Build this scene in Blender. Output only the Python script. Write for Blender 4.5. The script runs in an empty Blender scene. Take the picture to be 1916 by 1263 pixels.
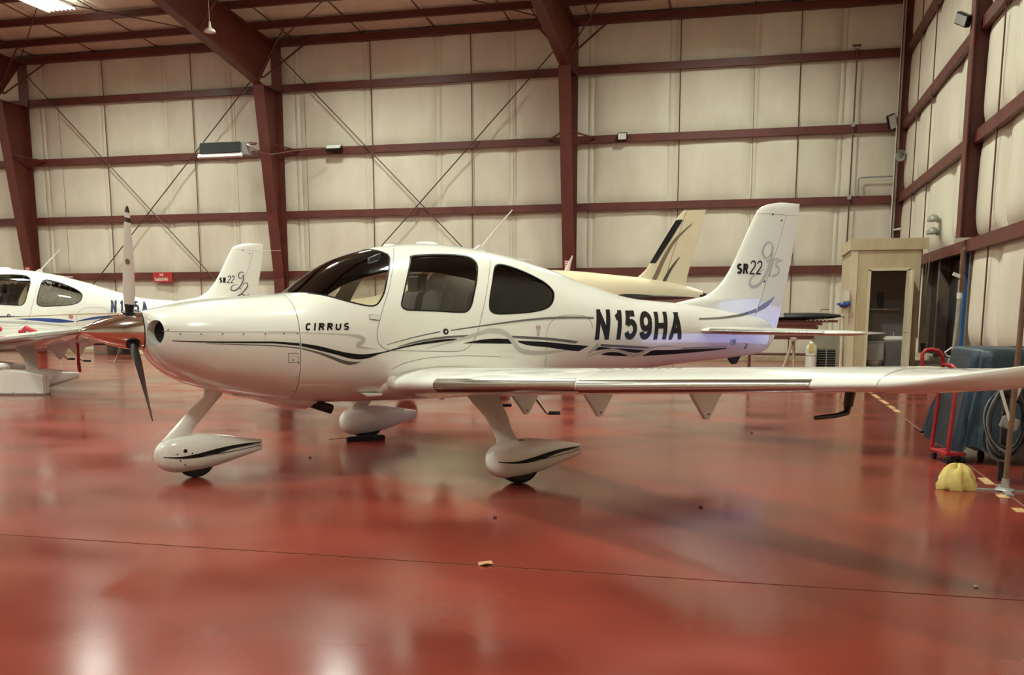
import bpy, bmesh, math, random
from mathutils import Vector, Matrix, noise

random.seed(11)
scn = bpy.context.scene
COL = scn.collection
PI = math.pi

# ------------------------------------------------------------------ camera
cam_d = bpy.data.cameras.new('camera')
cam = bpy.data.objects.new('camera', cam_d)
COL.objects.link(cam)
cam.location = (0, 0, 1.4034)
cam.rotation_euler = (PI / 2 - 0.15786, 0, 0.24379)
cam_d.sensor_width = 36
cam_d.lens = 34.375
cam_d.shift_y = 0.12599
cam_d.clip_end = 200
scn.camera = cam

# ------------------------------------------------------------------ world, exposure
W = bpy.data.worlds.new('daylight')
scn.world = W
W.use_nodes = True
W.node_tree.nodes['Background'].inputs[0].default_value = (0.42, 0.50, 1.0, 1)
W.node_tree.nodes['Background'].inputs[1].default_value = 3.6
vs = scn.view_settings
vs.view_transform = 'Standard'
vs.look = 'None'
vs.gamma = 1
vs.exposure = 0.08
vs.use_curve_mapping = False
LAMP_POWER = 290
LAMP_COLOR = (0.90, 1.0, 0.885)

# ------------------------------------------------------------------ materials
MATS = {}


def mat(name, col, rough=0.5, metal=0.0, coat=0.0, var=0.0, scale=4.0, bump=0.0, bscale=20.0, col2=None,
        stretch=(1, 1, 1), rvar=0.0, emit=None, spec=0.5, bdist=0.02, detail=6):
    if name in MATS:
        return MATS[name]
    m = bpy.data.materials.new(name)
    m.use_nodes = True
    nt = m.node_tree
    b = nt.nodes['Principled BSDF']
    b.inputs['Base Color'].default_value = (*col, 1)
    b.inputs['Roughness'].default_value = rough
    b.inputs['Metallic'].default_value = metal
    b.inputs['Coat Weight'].default_value = coat
    b.inputs['Coat Roughness'].default_value = 0.04
    b.inputs['Specular IOR Level'].default_value = spec
    if emit:
        b.inputs['Emission Color'].default_value = (*emit[0], 1)
        b.inputs['Emission Strength'].default_value = emit[1]
    tc = nt.nodes.new('ShaderNodeTexCoord')
    mp = nt.nodes.new('ShaderNodeMapping')
    mp.inputs['Scale'].default_value = stretch
    geo = nt.nodes.new('ShaderNodeNewGeometry')
    nt.links.new(geo.outputs['Position'], mp.inputs['Vector'])
    if var or rvar or col2:
        n = nt.nodes.new('ShaderNodeTexNoise')
        n.inputs['Scale'].default_value = scale
        n.inputs['Detail'].default_value = detail
        n.inputs['Roughness'].default_value = 0.6 if detail > 3 else 0.4
        nt.links.new(mp.outputs[0], n.inputs['Vector'])
        if var or col2:
            c2 = col2 or tuple(c * (1 - var) for c in col)
            c1 = col if col2 else tuple(min(1, c * (1 + var * 0.5)) for c in col)
            rmp = nt.nodes.new('ShaderNodeValToRGB')
            rmp.color_ramp.elements[0].position = 0.36
            rmp.color_ramp.elements[1].position = 0.66
            rmp.color_ramp.elements[0].color = (*c2, 1)
            rmp.color_ramp.elements[1].color = (*c1, 1)
            nt.links.new(n.outputs['Fac'], rmp.inputs[0])
            nt.links.new(rmp.outputs[0], b.inputs['Base Color'])
        if rvar:
            mr = nt.nodes.new('ShaderNodeMapRange')
            mr.inputs['From Min'].default_value = 0.3
            mr.inputs['From Max'].default_value = 0.7
            mr.inputs['To Min'].default_value = max(0.02, rough - rvar)
            mr.inputs['To Max'].default_value = rough + rvar
            nt.links.new(n.outputs['Fac'], mr.inputs['Value'])
            nt.links.new(mr.outputs[0], b.inputs['Roughness'])
    if bump:
        n2 = nt.nodes.new('ShaderNodeTexNoise')
        n2.inputs['Scale'].default_value = bscale
        n2.inputs['Detail'].default_value = 4
        bp = nt.nodes.new('ShaderNodeBump')
        bp.inputs['Strength'].default_value = bump
        bp.inputs['Distance'].default_value = bdist
        n2.inputs['Detail'].default_value = 1.5 if bdist < .01 else 4
        nt.links.new(mp.outputs[0], n2.inputs['Vector'])
        nt.links.new(n2.outputs['Fac'], bp.inputs['Height'])
        nt.links.new(bp.outputs[0], b.inputs['Normal'])
    MATS[name] = m
    return m


def glass(name, tint, gloss=0.03):
    m = bpy.data.materials.new(name)
    m.use_nodes = True
    nt = m.node_tree
    nt.nodes.remove(nt.nodes['Principled BSDF'])
    out = nt.nodes['Material Output']
    tr = nt.nodes.new('ShaderNodeBsdfTransparent')
    tr.inputs[0].default_value = (*tint, 1)
    gl = nt.nodes.new('ShaderNodeBsdfGlossy')
    gl.inputs['Roughness'].default_value = gloss
    fr = nt.nodes.new('ShaderNodeFresnel')
    fr.inputs['IOR'].default_value = 1.5
    mx = nt.nodes.new('ShaderNodeMixShader')
    nt.links.new(fr.outputs[0], mx.inputs[0])
    nt.links.new(tr.outputs[0], mx.inputs[1])
    nt.links.new(gl.outputs[0], mx.inputs[2])
    nt.links.new(mx.outputs[0], out.inputs['Surface'])
    MATS[name] = m
    return m


M_FLOOR = mat('red_sealed_concrete', (0.225, 0.034, 0.020), 0.175, col2=(0.150, 0.023, 0.014), scale=0.8, rvar=0.06,
              bump=0.05, bscale=1.6, stretch=(1.0, 1.5, 1), bdist=0.006, spec=0.38, detail=1.5)
M_JOINT = mat('joint_filler', (0.17, 0.095, 0.065), 0.8, var=0.5, scale=9)
M_WALL = mat('white_vinyl_insulation', (0.66, 0.605, 0.485), 0.55, col2=(0.575, 0.515, 0.405), scale=0.9,
             stretch=(1.3, 1.3, 0.45), bump=0.22, bscale=2.4, bdist=0.03)
M_CEIL = mat('ceiling_insulation', (0.62, 0.56, 0.44), 0.6, col2=(0.54, 0.48, 0.37), scale=1.6, bump=0.3, bscale=4,
             bdist=0.03)
M_STEEL = mat('red_oxide_steel', (0.125, 0.024, 0.014), 0.5, col2=(0.085, 0.017, 0.011), scale=2.5, rvar=0.1)
M_CABLE = mat('steel_cable', (0.10, 0.06, 0.045), 0.5, metal=0.4)
M_WHITE = mat('white_aircraft_paint', (0.76, 0.74, 0.67), 0.16, coat=0.7, var=0.02, scale=3)
M_WHITE2 = mat('white_aircraft_paint_dull', (0.70, 0.67, 0.60), 0.28, coat=0.3, var=0.05, scale=3)
M_CREAM = mat('cream_aircraft_paint', (0.66, 0.56, 0.38), 0.3, coat=0.3, var=0.05, scale=2)
M_BLACK = mat('black_vinyl', (0.005, 0.005, 0.006), 0.35, spec=0.25, var=0.1)
M_DGREY = mat('dark_grey_vinyl', (0.115, 0.11, 0.105), 0.3, coat=0.3, var=0.05)
M_LGREY = mat('light_grey_vinyl', (0.46, 0.445, 0.41), 0.3, coat=0.3, var=0.04)
M_LINE = mat('panel_gap', (0.22, 0.21, 0.19), 0.6, var=0.1)
M_CHROME = mat('polished_aluminium', (0.82, 0.81, 0.79), 0.07, metal=1.0, rvar=0.02, scale=8)
M_TKS = mat('titanium_strip', (0.52, 0.50, 0.46), 0.20, metal=1.0, var=0.02, scale=20)
M_RUBBER = mat('black_rubber', (0.012, 0.012, 0.012), 0.75, bump=0.2, bscale=60, var=0.2)
M_PBLACK = mat('black_blade_paint', (0.012, 0.012, 0.013), 0.35, var=0.2)
M_LEATHER = mat('dark_leather', (0.009, 0.009, 0.009), 0.5, bump=0.2, bscale=80, var=0.2)
M_BEIGE = mat('beige_trim', (0.45, 0.38, 0.27), 0.7, var=0.1)
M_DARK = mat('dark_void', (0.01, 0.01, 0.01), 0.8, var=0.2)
M_GLASS = glass('tinted_windscreen', (0.90, 0.89, 0.86))
M_GLASS2 = glass('dark_tinted_window', (0.13, 0.125, 0.12))
M_NAVY = mat('navy_vinyl', (0.01, 0.022, 0.09), 0.3, coat=0.3, var=0.1)
M_BLUE = mat('blue_vinyl', (0.012, 0.045, 0.20), 0.3, coat=0.3, var=0.1)
M_GOLD = mat('gold_vinyl', (0.45, 0.27, 0.10), 0.3, coat=0.3, var=0.1)
M_BROWN = mat('brown_vinyl', (0.19, 0.13, 0.08), 0.35, var=0.1)
M_FOIL = mat('crinkled_silver_shade', (0.60, 0.58, 0.53), 0.45, metal=0.3, bump=0.5, bscale=22, var=0.25, scale=16,
             bdist=0.02)
M_REDTAG = mat('red_ribbon', (0.42, 0.010, 0.025), 0.6, var=0.1)
M_REDPAINT = mat('red_cart_paint', (0.36, 0.014, 0.020), 0.35, var=0.12, scale=12)
M_TARP = mat('blue_tarp', (0.008, 0.026, 0.043), 0.42, col2=(0.005, 0.016, 0.027), scale=4, bump=0.35, bscale=7,
             bdist=0.03)
M_YELLOW = mat('yellow_cloth', (0.60, 0.46, 0.15), 0.9, var=0.12, scale=15, bump=0.15, bscale=120)
M_YLINE = mat('yellow_floor_paint', (0.58, 0.38, 0.16), 0.4, col2=(0.42, 0.24, 0.10), scale=9)
M_GALV = mat('galvanised_metal', (0.42, 0.41, 0.38), 0.4, metal=0.7, var=0.15, scale=8)
M_GREY = mat('grey_paint', (0.30, 0.29, 0.27), 0.5, var=0.1)
M_PALE = mat('off_white_enamel', (0.62, 0.59, 0.52), 0.4, var=0.06)
M_TAN = mat('tan_painted_plywood', (0.47, 0.38, 0.235), 0.55, col2=(0.40, 0.315, 0.19), scale=3, stretch=(2, 2, 0.4))
M_TANTRIM = mat('cream_door_trim', (0.56, 0.48, 0.34), 0.5, var=0.06)
M_RWALL = mat('restroom_interior', (0.38, 0.37, 0.34), 0.6, var=0.1)
M_PORC = mat('white_porcelain', (0.72, 0.71, 0.67), 0.12, coat=0.5, var=0.02)
M_NAVYGLASS = mat('dark_blue_door_panel', (0.010, 0.014, 0.026), 0.18, var=0.3, scale=2)
M_BRIGHTBLUE = mat('blue_door_edge', (0.03, 0.13, 0.34), 0.4, var=0.1)
M_BRONZE = mat('brown_frame', (0.17, 0.115, 0.08), 0.5, var=0.15, scale=8)
M_WOOD = mat('raw_timber', (0.38, 0.28, 0.17), 0.7, var=0.25, scale=6, stretch=(1, 6, 1))
M_RUST = mat('rusty_pipe', (0.19, 0.095, 0.05), 0.6, col2=(0.11, 0.06, 0.04), scale=14)
M_SIGN = mat('red_sign', (0.42, 0.022, 0.020), 0.4, var=0.06)
M_LETTER = mat('white_lettering', (0.75, 0.72, 0.66), 0.5, var=0.05)
M_TUBE = mat('lit_fluorescent_tube', (0.9, 0.9, 0.85), 0.4, emit=((0.95, 1.0, 0.90), 22.0))
M_REFL = mat('lamp_reflector', (0.8, 0.78, 0.72), 0.3, var=0.03)
M_HOSE = mat('black_hose', (0.02, 0.021, 0.022), 0.45, var=0.2)
M_HOSE2 = mat('grey_hose', (0.17, 0.175, 0.165), 0.45, var=0.2)
M_LEAF = mat('dry_leaf', (0.42, 0.20, 0.09), 0.8, var=0.3, scale=30)
M_MIRRORWHITE = mat('reflecting_face', (0.70, 0.70, 0.66), 0.2, var=0.05)
M_DOOR = mat('painted_metal_door', (0.30, 0.25, 0.19), 0.5, var=0.1)

# ------------------------------------------------------------------ mesh helpers


class MB:
    def __init__(s):
        s.v, s.f = [], []

    def add(s, vs_, fs_):
        o = len(s.v)
        s.v += [tuple(p) for p in vs_]
        s.f += [tuple(i + o for i in f) for f in fs_]
        return s

    def box(s, c, d, rz=0.0, M=None):
        x, y, z = d[0] / 2, d[1] / 2, d[2] / 2
        pts = [(-x, -y, -z), (x, -y, -z), (x, y, -z), (-x, y, -z), (-x, -y, z), (x, -y, z), (x, y, z), (-x, y, z)]
        if M is None:
            M = Matrix.Rotation(rz, 3, 'Z')
        pts = [M @ Vector(p) + Vector(c) for p in pts]
        return s.add(pts, [(0, 3, 2, 1), (4, 5, 6, 7), (0, 1, 5, 4), (1, 2, 6, 5), (2, 3, 7, 6), (3, 0, 4, 7)])

    def b2(s, lo, hi):
        return s.box([(a + b) / 2 for a, b in zip(lo, hi)], [abs(b - a) for a, b in zip(lo, hi)])

    def loft(s, secs, cap=True, closed=True):
        n = len(secs[0])
        o = len(s.v)
        for q in secs:
            s.v += [tuple(p) for p in q]
        m = n if closed else n - 1
        for i in range(len(secs) - 1):
            for j in range(m):
                a, b = o + i * n + j, o + i * n + (j + 1) % n
                s.f.append((a, b, b + n, a + n))
        if cap and closed:
            s.f.append(tuple(range(o + n - 1, o - 1, -1)))
            e = o + (len(secs) - 1) * n
            s.f.append(tuple(range(e, e + n)))
        return s

    def tube(s, path, r, n=10, cap=True):
        path = [Vector(p) for p in path]
        rs = r if isinstance(r, (list, tuple)) else [r] * len(path)
        up = None
        secs = []
        for i, p in enumerate(path):
            a = path[max(0, i - 1)]
            b = path[min(len(path) - 1, i + 1)]
            d = (b - a).normalized()
            if up is None:
                up = Vector((0, 0, 1)) if abs(d.z) < 0.9 else Vector((1, 0, 0))
            x = d.cross(up)
            if x.length < 1e-6:
                x = d.cross(Vector((0, 1, 0)))
            x.normalize()
            y = x.cross(d).normalized()
            up = y
            secs.append([p + (x * math.cos(2 * PI * k / n) + y * math.sin(2 * PI * k / n)) * rs[i] for k in range(n)])
        return s.loft(secs, cap)

    def lathe(s, prof, origin, axis, n=24, cap=True):
        ax = Vector(axis).normalized()
        u = ax.orthogonal().normalized()
        w = ax.cross(u)
        o = Vector(origin)
        secs = [[o + ax * h + (u * math.cos(2 * PI * k / n) + w * math.sin(2 * PI * k / n)) * r for k in range(n)]
                for h, r in prof]
        return s.loft(secs, cap)

    def prism(s, poly, fn, d0, d1):
        n = len(poly)
        secs = [[fn(a, b, d) for a, b in poly] for d in (d0, d1)]
        return s.loft(secs, True)

    def ellipsoid(s, c, r, n=16, m=10, z0=-1.0):
        secs = []
        for i in range(m + 1):
            ph = -PI / 2 + PI * i / m
            zz = max(z0, math.sin(ph))
            rr = max(0.002, math.sqrt(max(0, 1 - zz * zz)))
            secs.append([(c[0] + r[0] * rr * math.cos(2 * PI * k / n), c[1] + r[1] * rr * math.sin(2 * PI * k / n),
                          c[2] + r[2] * zz) for k in range(n)])
        return s.loft(secs)

    def mesh(s, name, bevel=0.0, smooth=35, recalc=True):
        me = bpy.data.meshes.new(name)
        me.from_pydata(s.v, [], s.f)
        bm = bmesh.new()
        bm.from_mesh(me)
        if recalc:
            bmesh.ops.recalc_face_normals(bm, faces=bm.faces)
        if bevel:
            es = [e for e in bm.edges if len(e.link_faces) == 2 and e.calc_face_angle(0) > 0.6]
            bmesh.ops.bevel(bm, geom=es, offset=bevel, segments=2, affect='EDGES', clamp_overlap=True)
        bm.to_mesh(me)
        bm.free()
        fin(me, smooth)
        return me

    def build(s, name, m, parent=None, bevel=0.0, smooth=35, recalc=True):
        return link(name, s.mesh(name, bevel, smooth, recalc), m, parent)


def fin(me, smooth=35):
    if smooth:
        me.polygons.foreach_set('use_smooth', [True] * len(me.polygons))
        me.set_sharp_from_angle(angle=math.radians(smooth))
    me.update()


def link(name, me, m=None, parent=None):
    o = bpy.data.objects.new(name, me)
    COL.objects.link(o)
    if m is not None and not me.materials:
        me.materials.append(m)
    if parent is not None:
        o.parent = parent
    return o


def tag(o, label=None, cat=None, group=None, kind=None):
    if label:
        o['label'] = label
    if cat:
        o['category'] = cat
    if group:
        o['group'] = group
    if kind:
        o['kind'] = kind
    return o


def thing(name, label, cat, loc=(0, 0, 0), rz=0.0, group=None, scale=1.0):
    o = bpy.data.objects.new(name, None)
    o.empty_display_size = 0.1
    COL.objects.link(o)
    o.location = loc
    o.rotation_euler = (0, 0, rz)
    o.scale = (scale,) * 3
    return tag(o, label, cat, group)


def struct(o):
    o['kind'] = 'structure'
    return o


def copy_tree(o, parent=None):
    c = o.copy()
    COL.objects.link(c)
    if parent is not None:
        c.parent = parent
    for ch in list(o.children):
        copy_tree(ch, c)
    return c


def pchip(xs, ys):
    n = len(xs)
    h = [xs[i + 1] - xs[i] for i in range(n - 1)]
    d = [(ys[i + 1] - ys[i]) / h[i] for i in range(n - 1)]
    m = [d[0]] + [0] * (n - 2) + [d[-1]]
    for i in range(1, n - 1):
        if d[i - 1] * d[i] > 0:
            w1 = 2 * h[i] + h[i - 1]
            w2 = h[i] + 2 * h[i - 1]
            m[i] = (w1 + w2) / (w1 / d[i - 1] + w2 / d[i])

    def f(x):
        if x <= xs[0]:
            return ys[0]
        if x >= xs[-1]:
            return ys[-1]
        lo, hi = 0, n - 1
        while hi - lo > 1:
            k = (lo + hi) // 2
            if xs[k] <= x:
                lo = k
            else:
                hi = k
        u = (x - xs[lo]) / h[lo]
        a, b = ys[lo], ys[lo + 1]
        return ((2 * u ** 3 - 3 * u * u + 1) * a + (u ** 3 - 2 * u * u + u) * h[lo] * m[lo]
                + (3 * u * u - 2 * u ** 3) * b + (u ** 3 - u * u) * h[lo] * m[lo + 1])
    return f


def smooth_line(pts, n=6):
    out = []
    P = [Vector((*p, 0)) for p in pts]
    for i in range(len(P) - 1):
        a, b, c, d = P[max(0, i - 1)], P[i], P[i + 1], P[min(len(P) - 1, i + 2)]
        for k in range(n):
            t = k / n
            q = 0.5 * ((2 * b) + (c - a) * t + (2 * a - 5 * b + 4 * c - d) * t * t + (3 * b - a - 3 * c + d) * t ** 3)
            out.append((q.x, q.y))
    out.append((P[-1].x, P[-1].y))
    return out


# ------------------------------------------------------------------ stroke lettering
def arc(cx, cy, rx, ry, a0, a1, n=12):
    return [(cx + rx * math.cos(math.radians(a0 + (a1 - a0) * i / n)),
             cy + ry * math.sin(math.radians(a0 + (a1 - a0) * i / n))) for i in range(n + 1)]


GLYPH = {
    'N': (.58, [[(0, 0), (0, 1)], [(0, 1), (.58, 0)], [(.58, 0), (.58, 1)]]),
    'H': (.58, [[(0, 0), (0, 1)], [(.58, 0), (.58, 1)], [(0, .5), (.58, .5)]]),
    'A': (.62, [[(0, 0), (.31, 1)], [(.31, 1), (.62, 0)], [(.11, .30), (.51, .30)]]),
    '1': (.26, [[(0, .80), (.14, .86), (.26, 1)], [(.26, 1), (.26, 0)]]),
    '5': (.55, [[(.53, 1), (.08, 1), (.03, .50)], [(.03, .52)] + arc(.27, .32, .28, .32, 125, -160)]),
    '8': (.55, [arc(.275, .75, .24, .25, 0, 360, 18), arc(.275, .26, .275, .26, 0, 360, 18)]),
    '9': (.55, [arc(.275, .68, .275, .32, 0, 360, 20), [(.55, .68), (.55, .32)] + arc(.275, .30, .275, .30, 0, -165)]),
    'C': (.58, [arc(.30, .5, .30, .5, 48, 312, 18)]),
    'O': (.60, [arc(.30, .5, .30, .5, 0, 360, 22)]),
    'I': (.0, [[(0, 0), (0, 1)]]),
    'R': (.55, [[(0, 0), (0, 1)], [(0, 1), (.30, 1)] + arc(.30, .74, .24, .26, 90, -90) + [(0, .48)],
                [(.28, .48), (.56, 0)]]),
    'U': (.56, [[(0, 1), (0, .28)] + arc(.28, .28, .28, .28, 180, 360) + [(.56, 1)]]),
    'S': (.52, [arc(.26, .75, .25, .25, 35, 265, 12) + arc(.26, .25, .26, .25, 85, -150, 12)]),
    'M': (.70, [[(0, 0), (0, 1)], [(0, 1), (.35, .25)], [(.35, .25), (.70, 1)], [(.70, 1), (.70, 0)]]),
    'K': (.55, [[(0, 0), (0, 1)], [(0, .4), (.53, 1)], [(.18, .58), (.56, 0)]]),
    'G': (.60, [arc(.30, .5, .30, .5, 48, 330, 18) + [(.58, .45), (.34, .45)]]),
    '2': (.54, [arc(.26, .72, .26, .28, 165, -35, 12) + [(.0, 0), (.54, 0)]]),
}


def ribbon(pts, w):
    n = len(pts)
    ws = w if isinstance(w, (list, tuple)) else [w] * n
    L, Rr = [], []
    for i in range(n):
        a = Vector(pts[max(0, i - 1)])
        b = Vector(pts[min(n - 1, i + 1)])
        d = b - a
        if d.length < 1e-9:
            d = Vector((1, 0))
        d.normalize()
        k = Vector((-d.y, d.x))
        if 0 < i < n - 1:
            d1 = (Vector(pts[i]) - a).normalized()
            c = max(0.5, d1.dot(d))
            k = k / c
        p = Vector(pts[i])
        L.append(p + k * ws[i] / 2)
        Rr.append(p - k * ws[i] / 2)
    return L, Rr


def dens(pts, step=0.05):
    out = [tuple(pts[0])]
    for i in range(len(pts) - 1):
        a, b = Vector(pts[i]), Vector(pts[i + 1])
        k = max(1, int((b - a).length / step))
        for j in range(1, k + 1):
            q = a.lerp(b, j / k)
            out.append((q.x, q.y))
    return out


def strip(mb, L, Rr, fn):
    o = len(mb.v)
    for a, b in zip(L, Rr):
        mb.v.append(fn(a[0], a[1]))
        mb.v.append(fn(b[0], b[1]))
    for i in range(len(L) - 1):
        mb.f.append((o + 2 * i, o + 2 * i + 1, o + 2 * i + 3, o + 2 * i + 2))


def band(top, bot, fn, n=40):
    def res(p):
        p = smooth_line(p, 5)
        l = [0]
        for i in range(len(p) - 1):
            l.append(l[-1] + math.dist(p[i], p[i + 1]))
        o = []
        for k in range(n + 1):
            t = l[-1] * k / n
            i = 0
            while i < len(l) - 2 and l[i + 1] < t:
                i += 1
            u = (t - l[i]) / max(1e-9, l[i + 1] - l[i])
            o.append((p[i][0] + (p[i + 1][0] - p[i][0]) * u, p[i][1] + (p[i + 1][1] - p[i][1]) * u))
        return o
    mb = MB()
    strip(mb, res(top), res(bot), fn)
    return mb


def letter(ch, fn, x, y, hgt, stroke, wscale=1.0, shear=0.0, rise=0.0):
    """stroke letter; every stroke is clipped to the letter's own box, then slanted"""
    w, strokes = GLYPH[ch]
    mb = MB()
    hh = hgt - stroke
    W_ = w * hh * wscale
    e = stroke / 2

    def put(p):
        a, b = min(W_ + e, max(-e, p[0])), min(hh + e, max(-e, p[1]))
        return (x + e + a + shear * b, y + e + b)
    for st in strokes:
        p = [(a * hh * wscale, b * hh) for a, b in st]
        if len(p) == 2:
            d = (Vector(p[1]) - Vector(p[0])).normalized() * stroke
            if abs(d.x) > .2 * abs(d.y) and abs(d.y) > .2 * abs(d.x):
                d *= 1.3
                p = [tuple(Vector(p[0]) - d), tuple(Vector(p[1]) + d)]
            else:
                p = [tuple(Vector(p[0]) - d * .48), tuple(Vector(p[1]) + d * .48)]
        L, Rr = ribbon(dens(p, 0.02), stroke)
        strip(mb, [put(q) for q in L], [put(q) for q in Rr], fn)
    return mb, W_ + stroke

# ================================================================== THE HANGAR
D = 29.11          # inner face of the back wall (y)
XR = 3.75          # inner face of the right wall (x)
XL = -33.3
YF = -9.0
GIRT = [2.65, 4.49, 6.37, 8.27]
COLX = [-5.41, -14.65, -23.8]


def zroof(y):
    return 9.66 + (D - y) / 12.0 if y > 10 else 9.66 + (D - 10) / 12.0 - (10 - y) / 12.0


# ---- floor: slabs with a joint along y = 5.1 and one along x = 1.93
fl = MB().b2((XL - .3, YF - .3, -0.30), (XR + .3, D + .3, -0.004)).build('floor', M_JOINT)
struct(fl)
for (x0, x1) in ((XL, -12.9), (-12.9, 1.925), (1.945, XR)):
    for (y0, y1) in ((YF, 5.090), (5.110, 16.0), (16.0, D)):
        MB().b2((x0, y0, -0.0035), (x1, y1, 0.0)).build('floor_slab', M_FLOOR, fl, smooth=0)
for (x, y, l) in ((1.95, 18.4, .9), (1.955, 17.2, .8), (1.96, 16.2, .75), (1.96, 15.3, .5), (1.96, 14.75, .36),
                  (1.935, 11.9, .30), (1.90, 8.75, .34), (1.87, 8.05, .12), (1.86, 7.5, .16)):
    MB().box((x, y, 0.0012), (0.075, l, 0.0022), random.uniform(-.02, .02)).build('yellow_marking', M_YLINE, fl)

# ---- pillowed insulation panels (shared meshes, unit size)


def pillow(name, depth, seed, axis):
    """unit panel: u,v in 0..1, bulging towards -w by depth"""
    rnd = random.Random(seed)
    us = [0, .008, .016, .026, .036, .046, .056, .064, .072, .085, .105, .135, .18, .26, .36, .48, .60, .72, .82, .89, .94, .97, .985, 1.0]
    nu, nv = len(us) - 1, 16
    mb = MB()
    a1, a2, a3 = rnd.uniform(-1, 1), rnd.uniform(-1, 1), rnd.uniform(0, 6)
    for j in range(nv + 1):
        for i in range(nu + 1):
            u, v = us[i], j / nv
            if u < .07:                                # narrow stapled fold beside the seam
                e = .55 * math.sin(PI * min(1, u / .07)) ** .7
            else:
                w_ = (u - .07) / .93
                e = 1 - abs(2 * w_ - 1) ** 8
            e *= 1 - abs(2 * v - 1) ** 6
            lump = 0.80 + 0.13 * math.sin(2.2 * PI * u + a3) * a1 + 0.12 * math.cos(1.5 * PI * v + a3) * a2 - 0.12 * v
            b = depth * e * lump
            if axis == 'y':
                mb.v.append((u, -b, v))
            elif axis == 'x':
                mb.v.append((-b, u, v))
            else:
                mb.v.append((u, v, -b))
    for j in range(nv):
        for i in range(nu):
            a = j * (nu + 1) + i
            mb.f.append((a, a + 1, a + nu + 2, a + nu + 1))
    me = mb.mesh(name, recalc=False, smooth=60)
    return me


PY = [pillow('panel_mesh', 0.085, k, 'y') for k in range(4)]
PX = [pillow('panel_mesh', 0.17, k + 9, 'x') for k in range(4)]
PZ = [pillow('panel_mesh', 0.06, k + 5, 'z') for k in range(3)]
for me in PY + PX:
    me.materials.append(M_WALL)
for me in PZ:
    me.materials.append(M_CEIL)


def panel(meshes, loc, scale, parent, rot=None):
    o = bpy.data.objects.new('insulation_panel', random.choice(meshes))
    COL.objects.link(o)
    o.parent = parent
    o.location = loc
    o.scale = scale
    if rot:
        o.rotation_euler = rot
    return o


# ---- back wall
wb = struct(MB().b2((XL - .3, D, 0), (XR + .3, D + .3, 9.9)).build('wall_back', M_WALL))
zr = [0.02] + GIRT + [9.62]
xs = [XR]
x = 1.93
while x > XL:
    xs.append(x)
    x -= 2.3
xs.append(XL)
for i in range(len(xs) - 1):
    for j in range(5):
        panel(PY, (xs[i + 1], D - 0.005, zr[j]), (xs[i] - xs[i + 1], 1, zr[j + 1] - zr[j]), wb)
for z in GIRT:
    xe = [XR] + COLX + [XL]
    for i in range(4):
        mb = MB()
        a, b = xe[i + 1], xe[i]
        mb.b2((a + .004, D - .20, z - .010), (b - .004, D - .02, z))
        mb.b2((a + .004, D - .20, z - .20), (b - .004, D - .188, z - .010))
        mb.b2((a + .004, D - .20, z - .21), (b - .004, D - .10, z - .20))
        mb.build('girt', M_STEEL, wb)
for x in (-30.1, -27.1, -20.85, -17.65, -11.6, -8.45, -2.36, 0.86):
    MB().tube([(x, D - .115, 0.05), (x, D - .115, 2.4), (x + .02, D - .115, 5.2), (x - .01, D - .115, 9.4)], 0.013, 6).build(
        'sag_rod', M_STEEL, wb)
for k, x in enumerate((-22.6, -16.2, -13.8, -7.2, -0.35)):
    MB().tube([(x, D - .10, 2.7), (x + .03, D - .10, 5.0), (x, D - .10, 8.1)], 0.005, 5).build('seam_cord', M_CABLE, wb)
struct(MB().b2((XL, D - .05, 0.0), (XR, D - .001, 0.12)).build('baseboard_back', M_WOOD))

# ---- right wall with the glazed opening (y 19.3..24.6) and a daylight doorway (y 11.0..13.4)
wr = MB()
zt_ = 11.5
for (y0, y1, z0, z1) in ((YF, 11.0, 0, zt_), (11.0, 13.4, 1.35, zt_), (13.4, 19.3, 0, zt_), (19.3, 24.6, 2.56, zt_), (19.3, 24.6, 0, .42),
                         (24.6, D, 0, zt_)):
    wr.b2((XR, y0, z0), (XR + .3, y1, z1))
wr = struct(wr.build('wall_right', M_WALL))
ys = [28.95, 26.7, 24.6, 21.45, 19.25, 17.1, 14.9]
zr2 = [0.75] + GIRT + [10.3]
for i in range(len(ys) - 1):
    for j in range(5):
        if j == 0 and 19.2 < ys[i + 1] < 24 or (j == 0 and ys[i] < 25 and ys[i] > 19.5):
            continue
        panel(PX, (XR - .005, ys[i + 1], zr2[j]), (1, ys[i] - ys[i + 1], zr2[j + 1] - zr2[j]), wr)
for z in GIRT + [0.75]:
    for (y0, y1) in ((14.0, 19.15), (19.25, 28.8)):
        if z == 0.75:
            if y1 > 20:
                continue
            y1 = 19.1
        mb = MB()
        mb.b2((XR - .22, y0, z - .012), (XR - .02, y1, z))
        mb.b2((XR - .22, y0, z - .20), (XR - .208, y1, z - .012))
        mb.b2((XR - .22, y0, z - .21), (XR - .12, y1, z - .20))
        mb.build('girt', M_STEEL, wr)
for y in (26.6, 24.4, 17.6, 14.6):
    MB().tube([(XR - .17, y, .8), (XR - .17, y, 5), (XR - .17, y, 10.2)], 0.014, 6).build('sag_rod', M_STEEL, wr)
for (y, h_, w_) in ((28.80, 9.4, .30), (19.20, 10.2, .36)):
    mb = MB()
    b0 = 0 if y > 25 else 2.69
    mb.b2((XR - .36, y - w_ / 2, b0), (XR - .34, y + w_ / 2, h_))
    mb.b2((XR - .06, y - w_ / 2, b0), (XR - .04, y + w_ / 2, h_))
    mb.b2((XR - .34, y - .008, b0), (XR - .06, y + .008, h_))
    o = mb.build('steel_post', M_STEEL)
    tag(o, 'red-brown steel post in the back right corner of the hangar' if y > 25 else
        'red-brown steel post on the right wall above the dark glazed opening', 'column')
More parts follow.
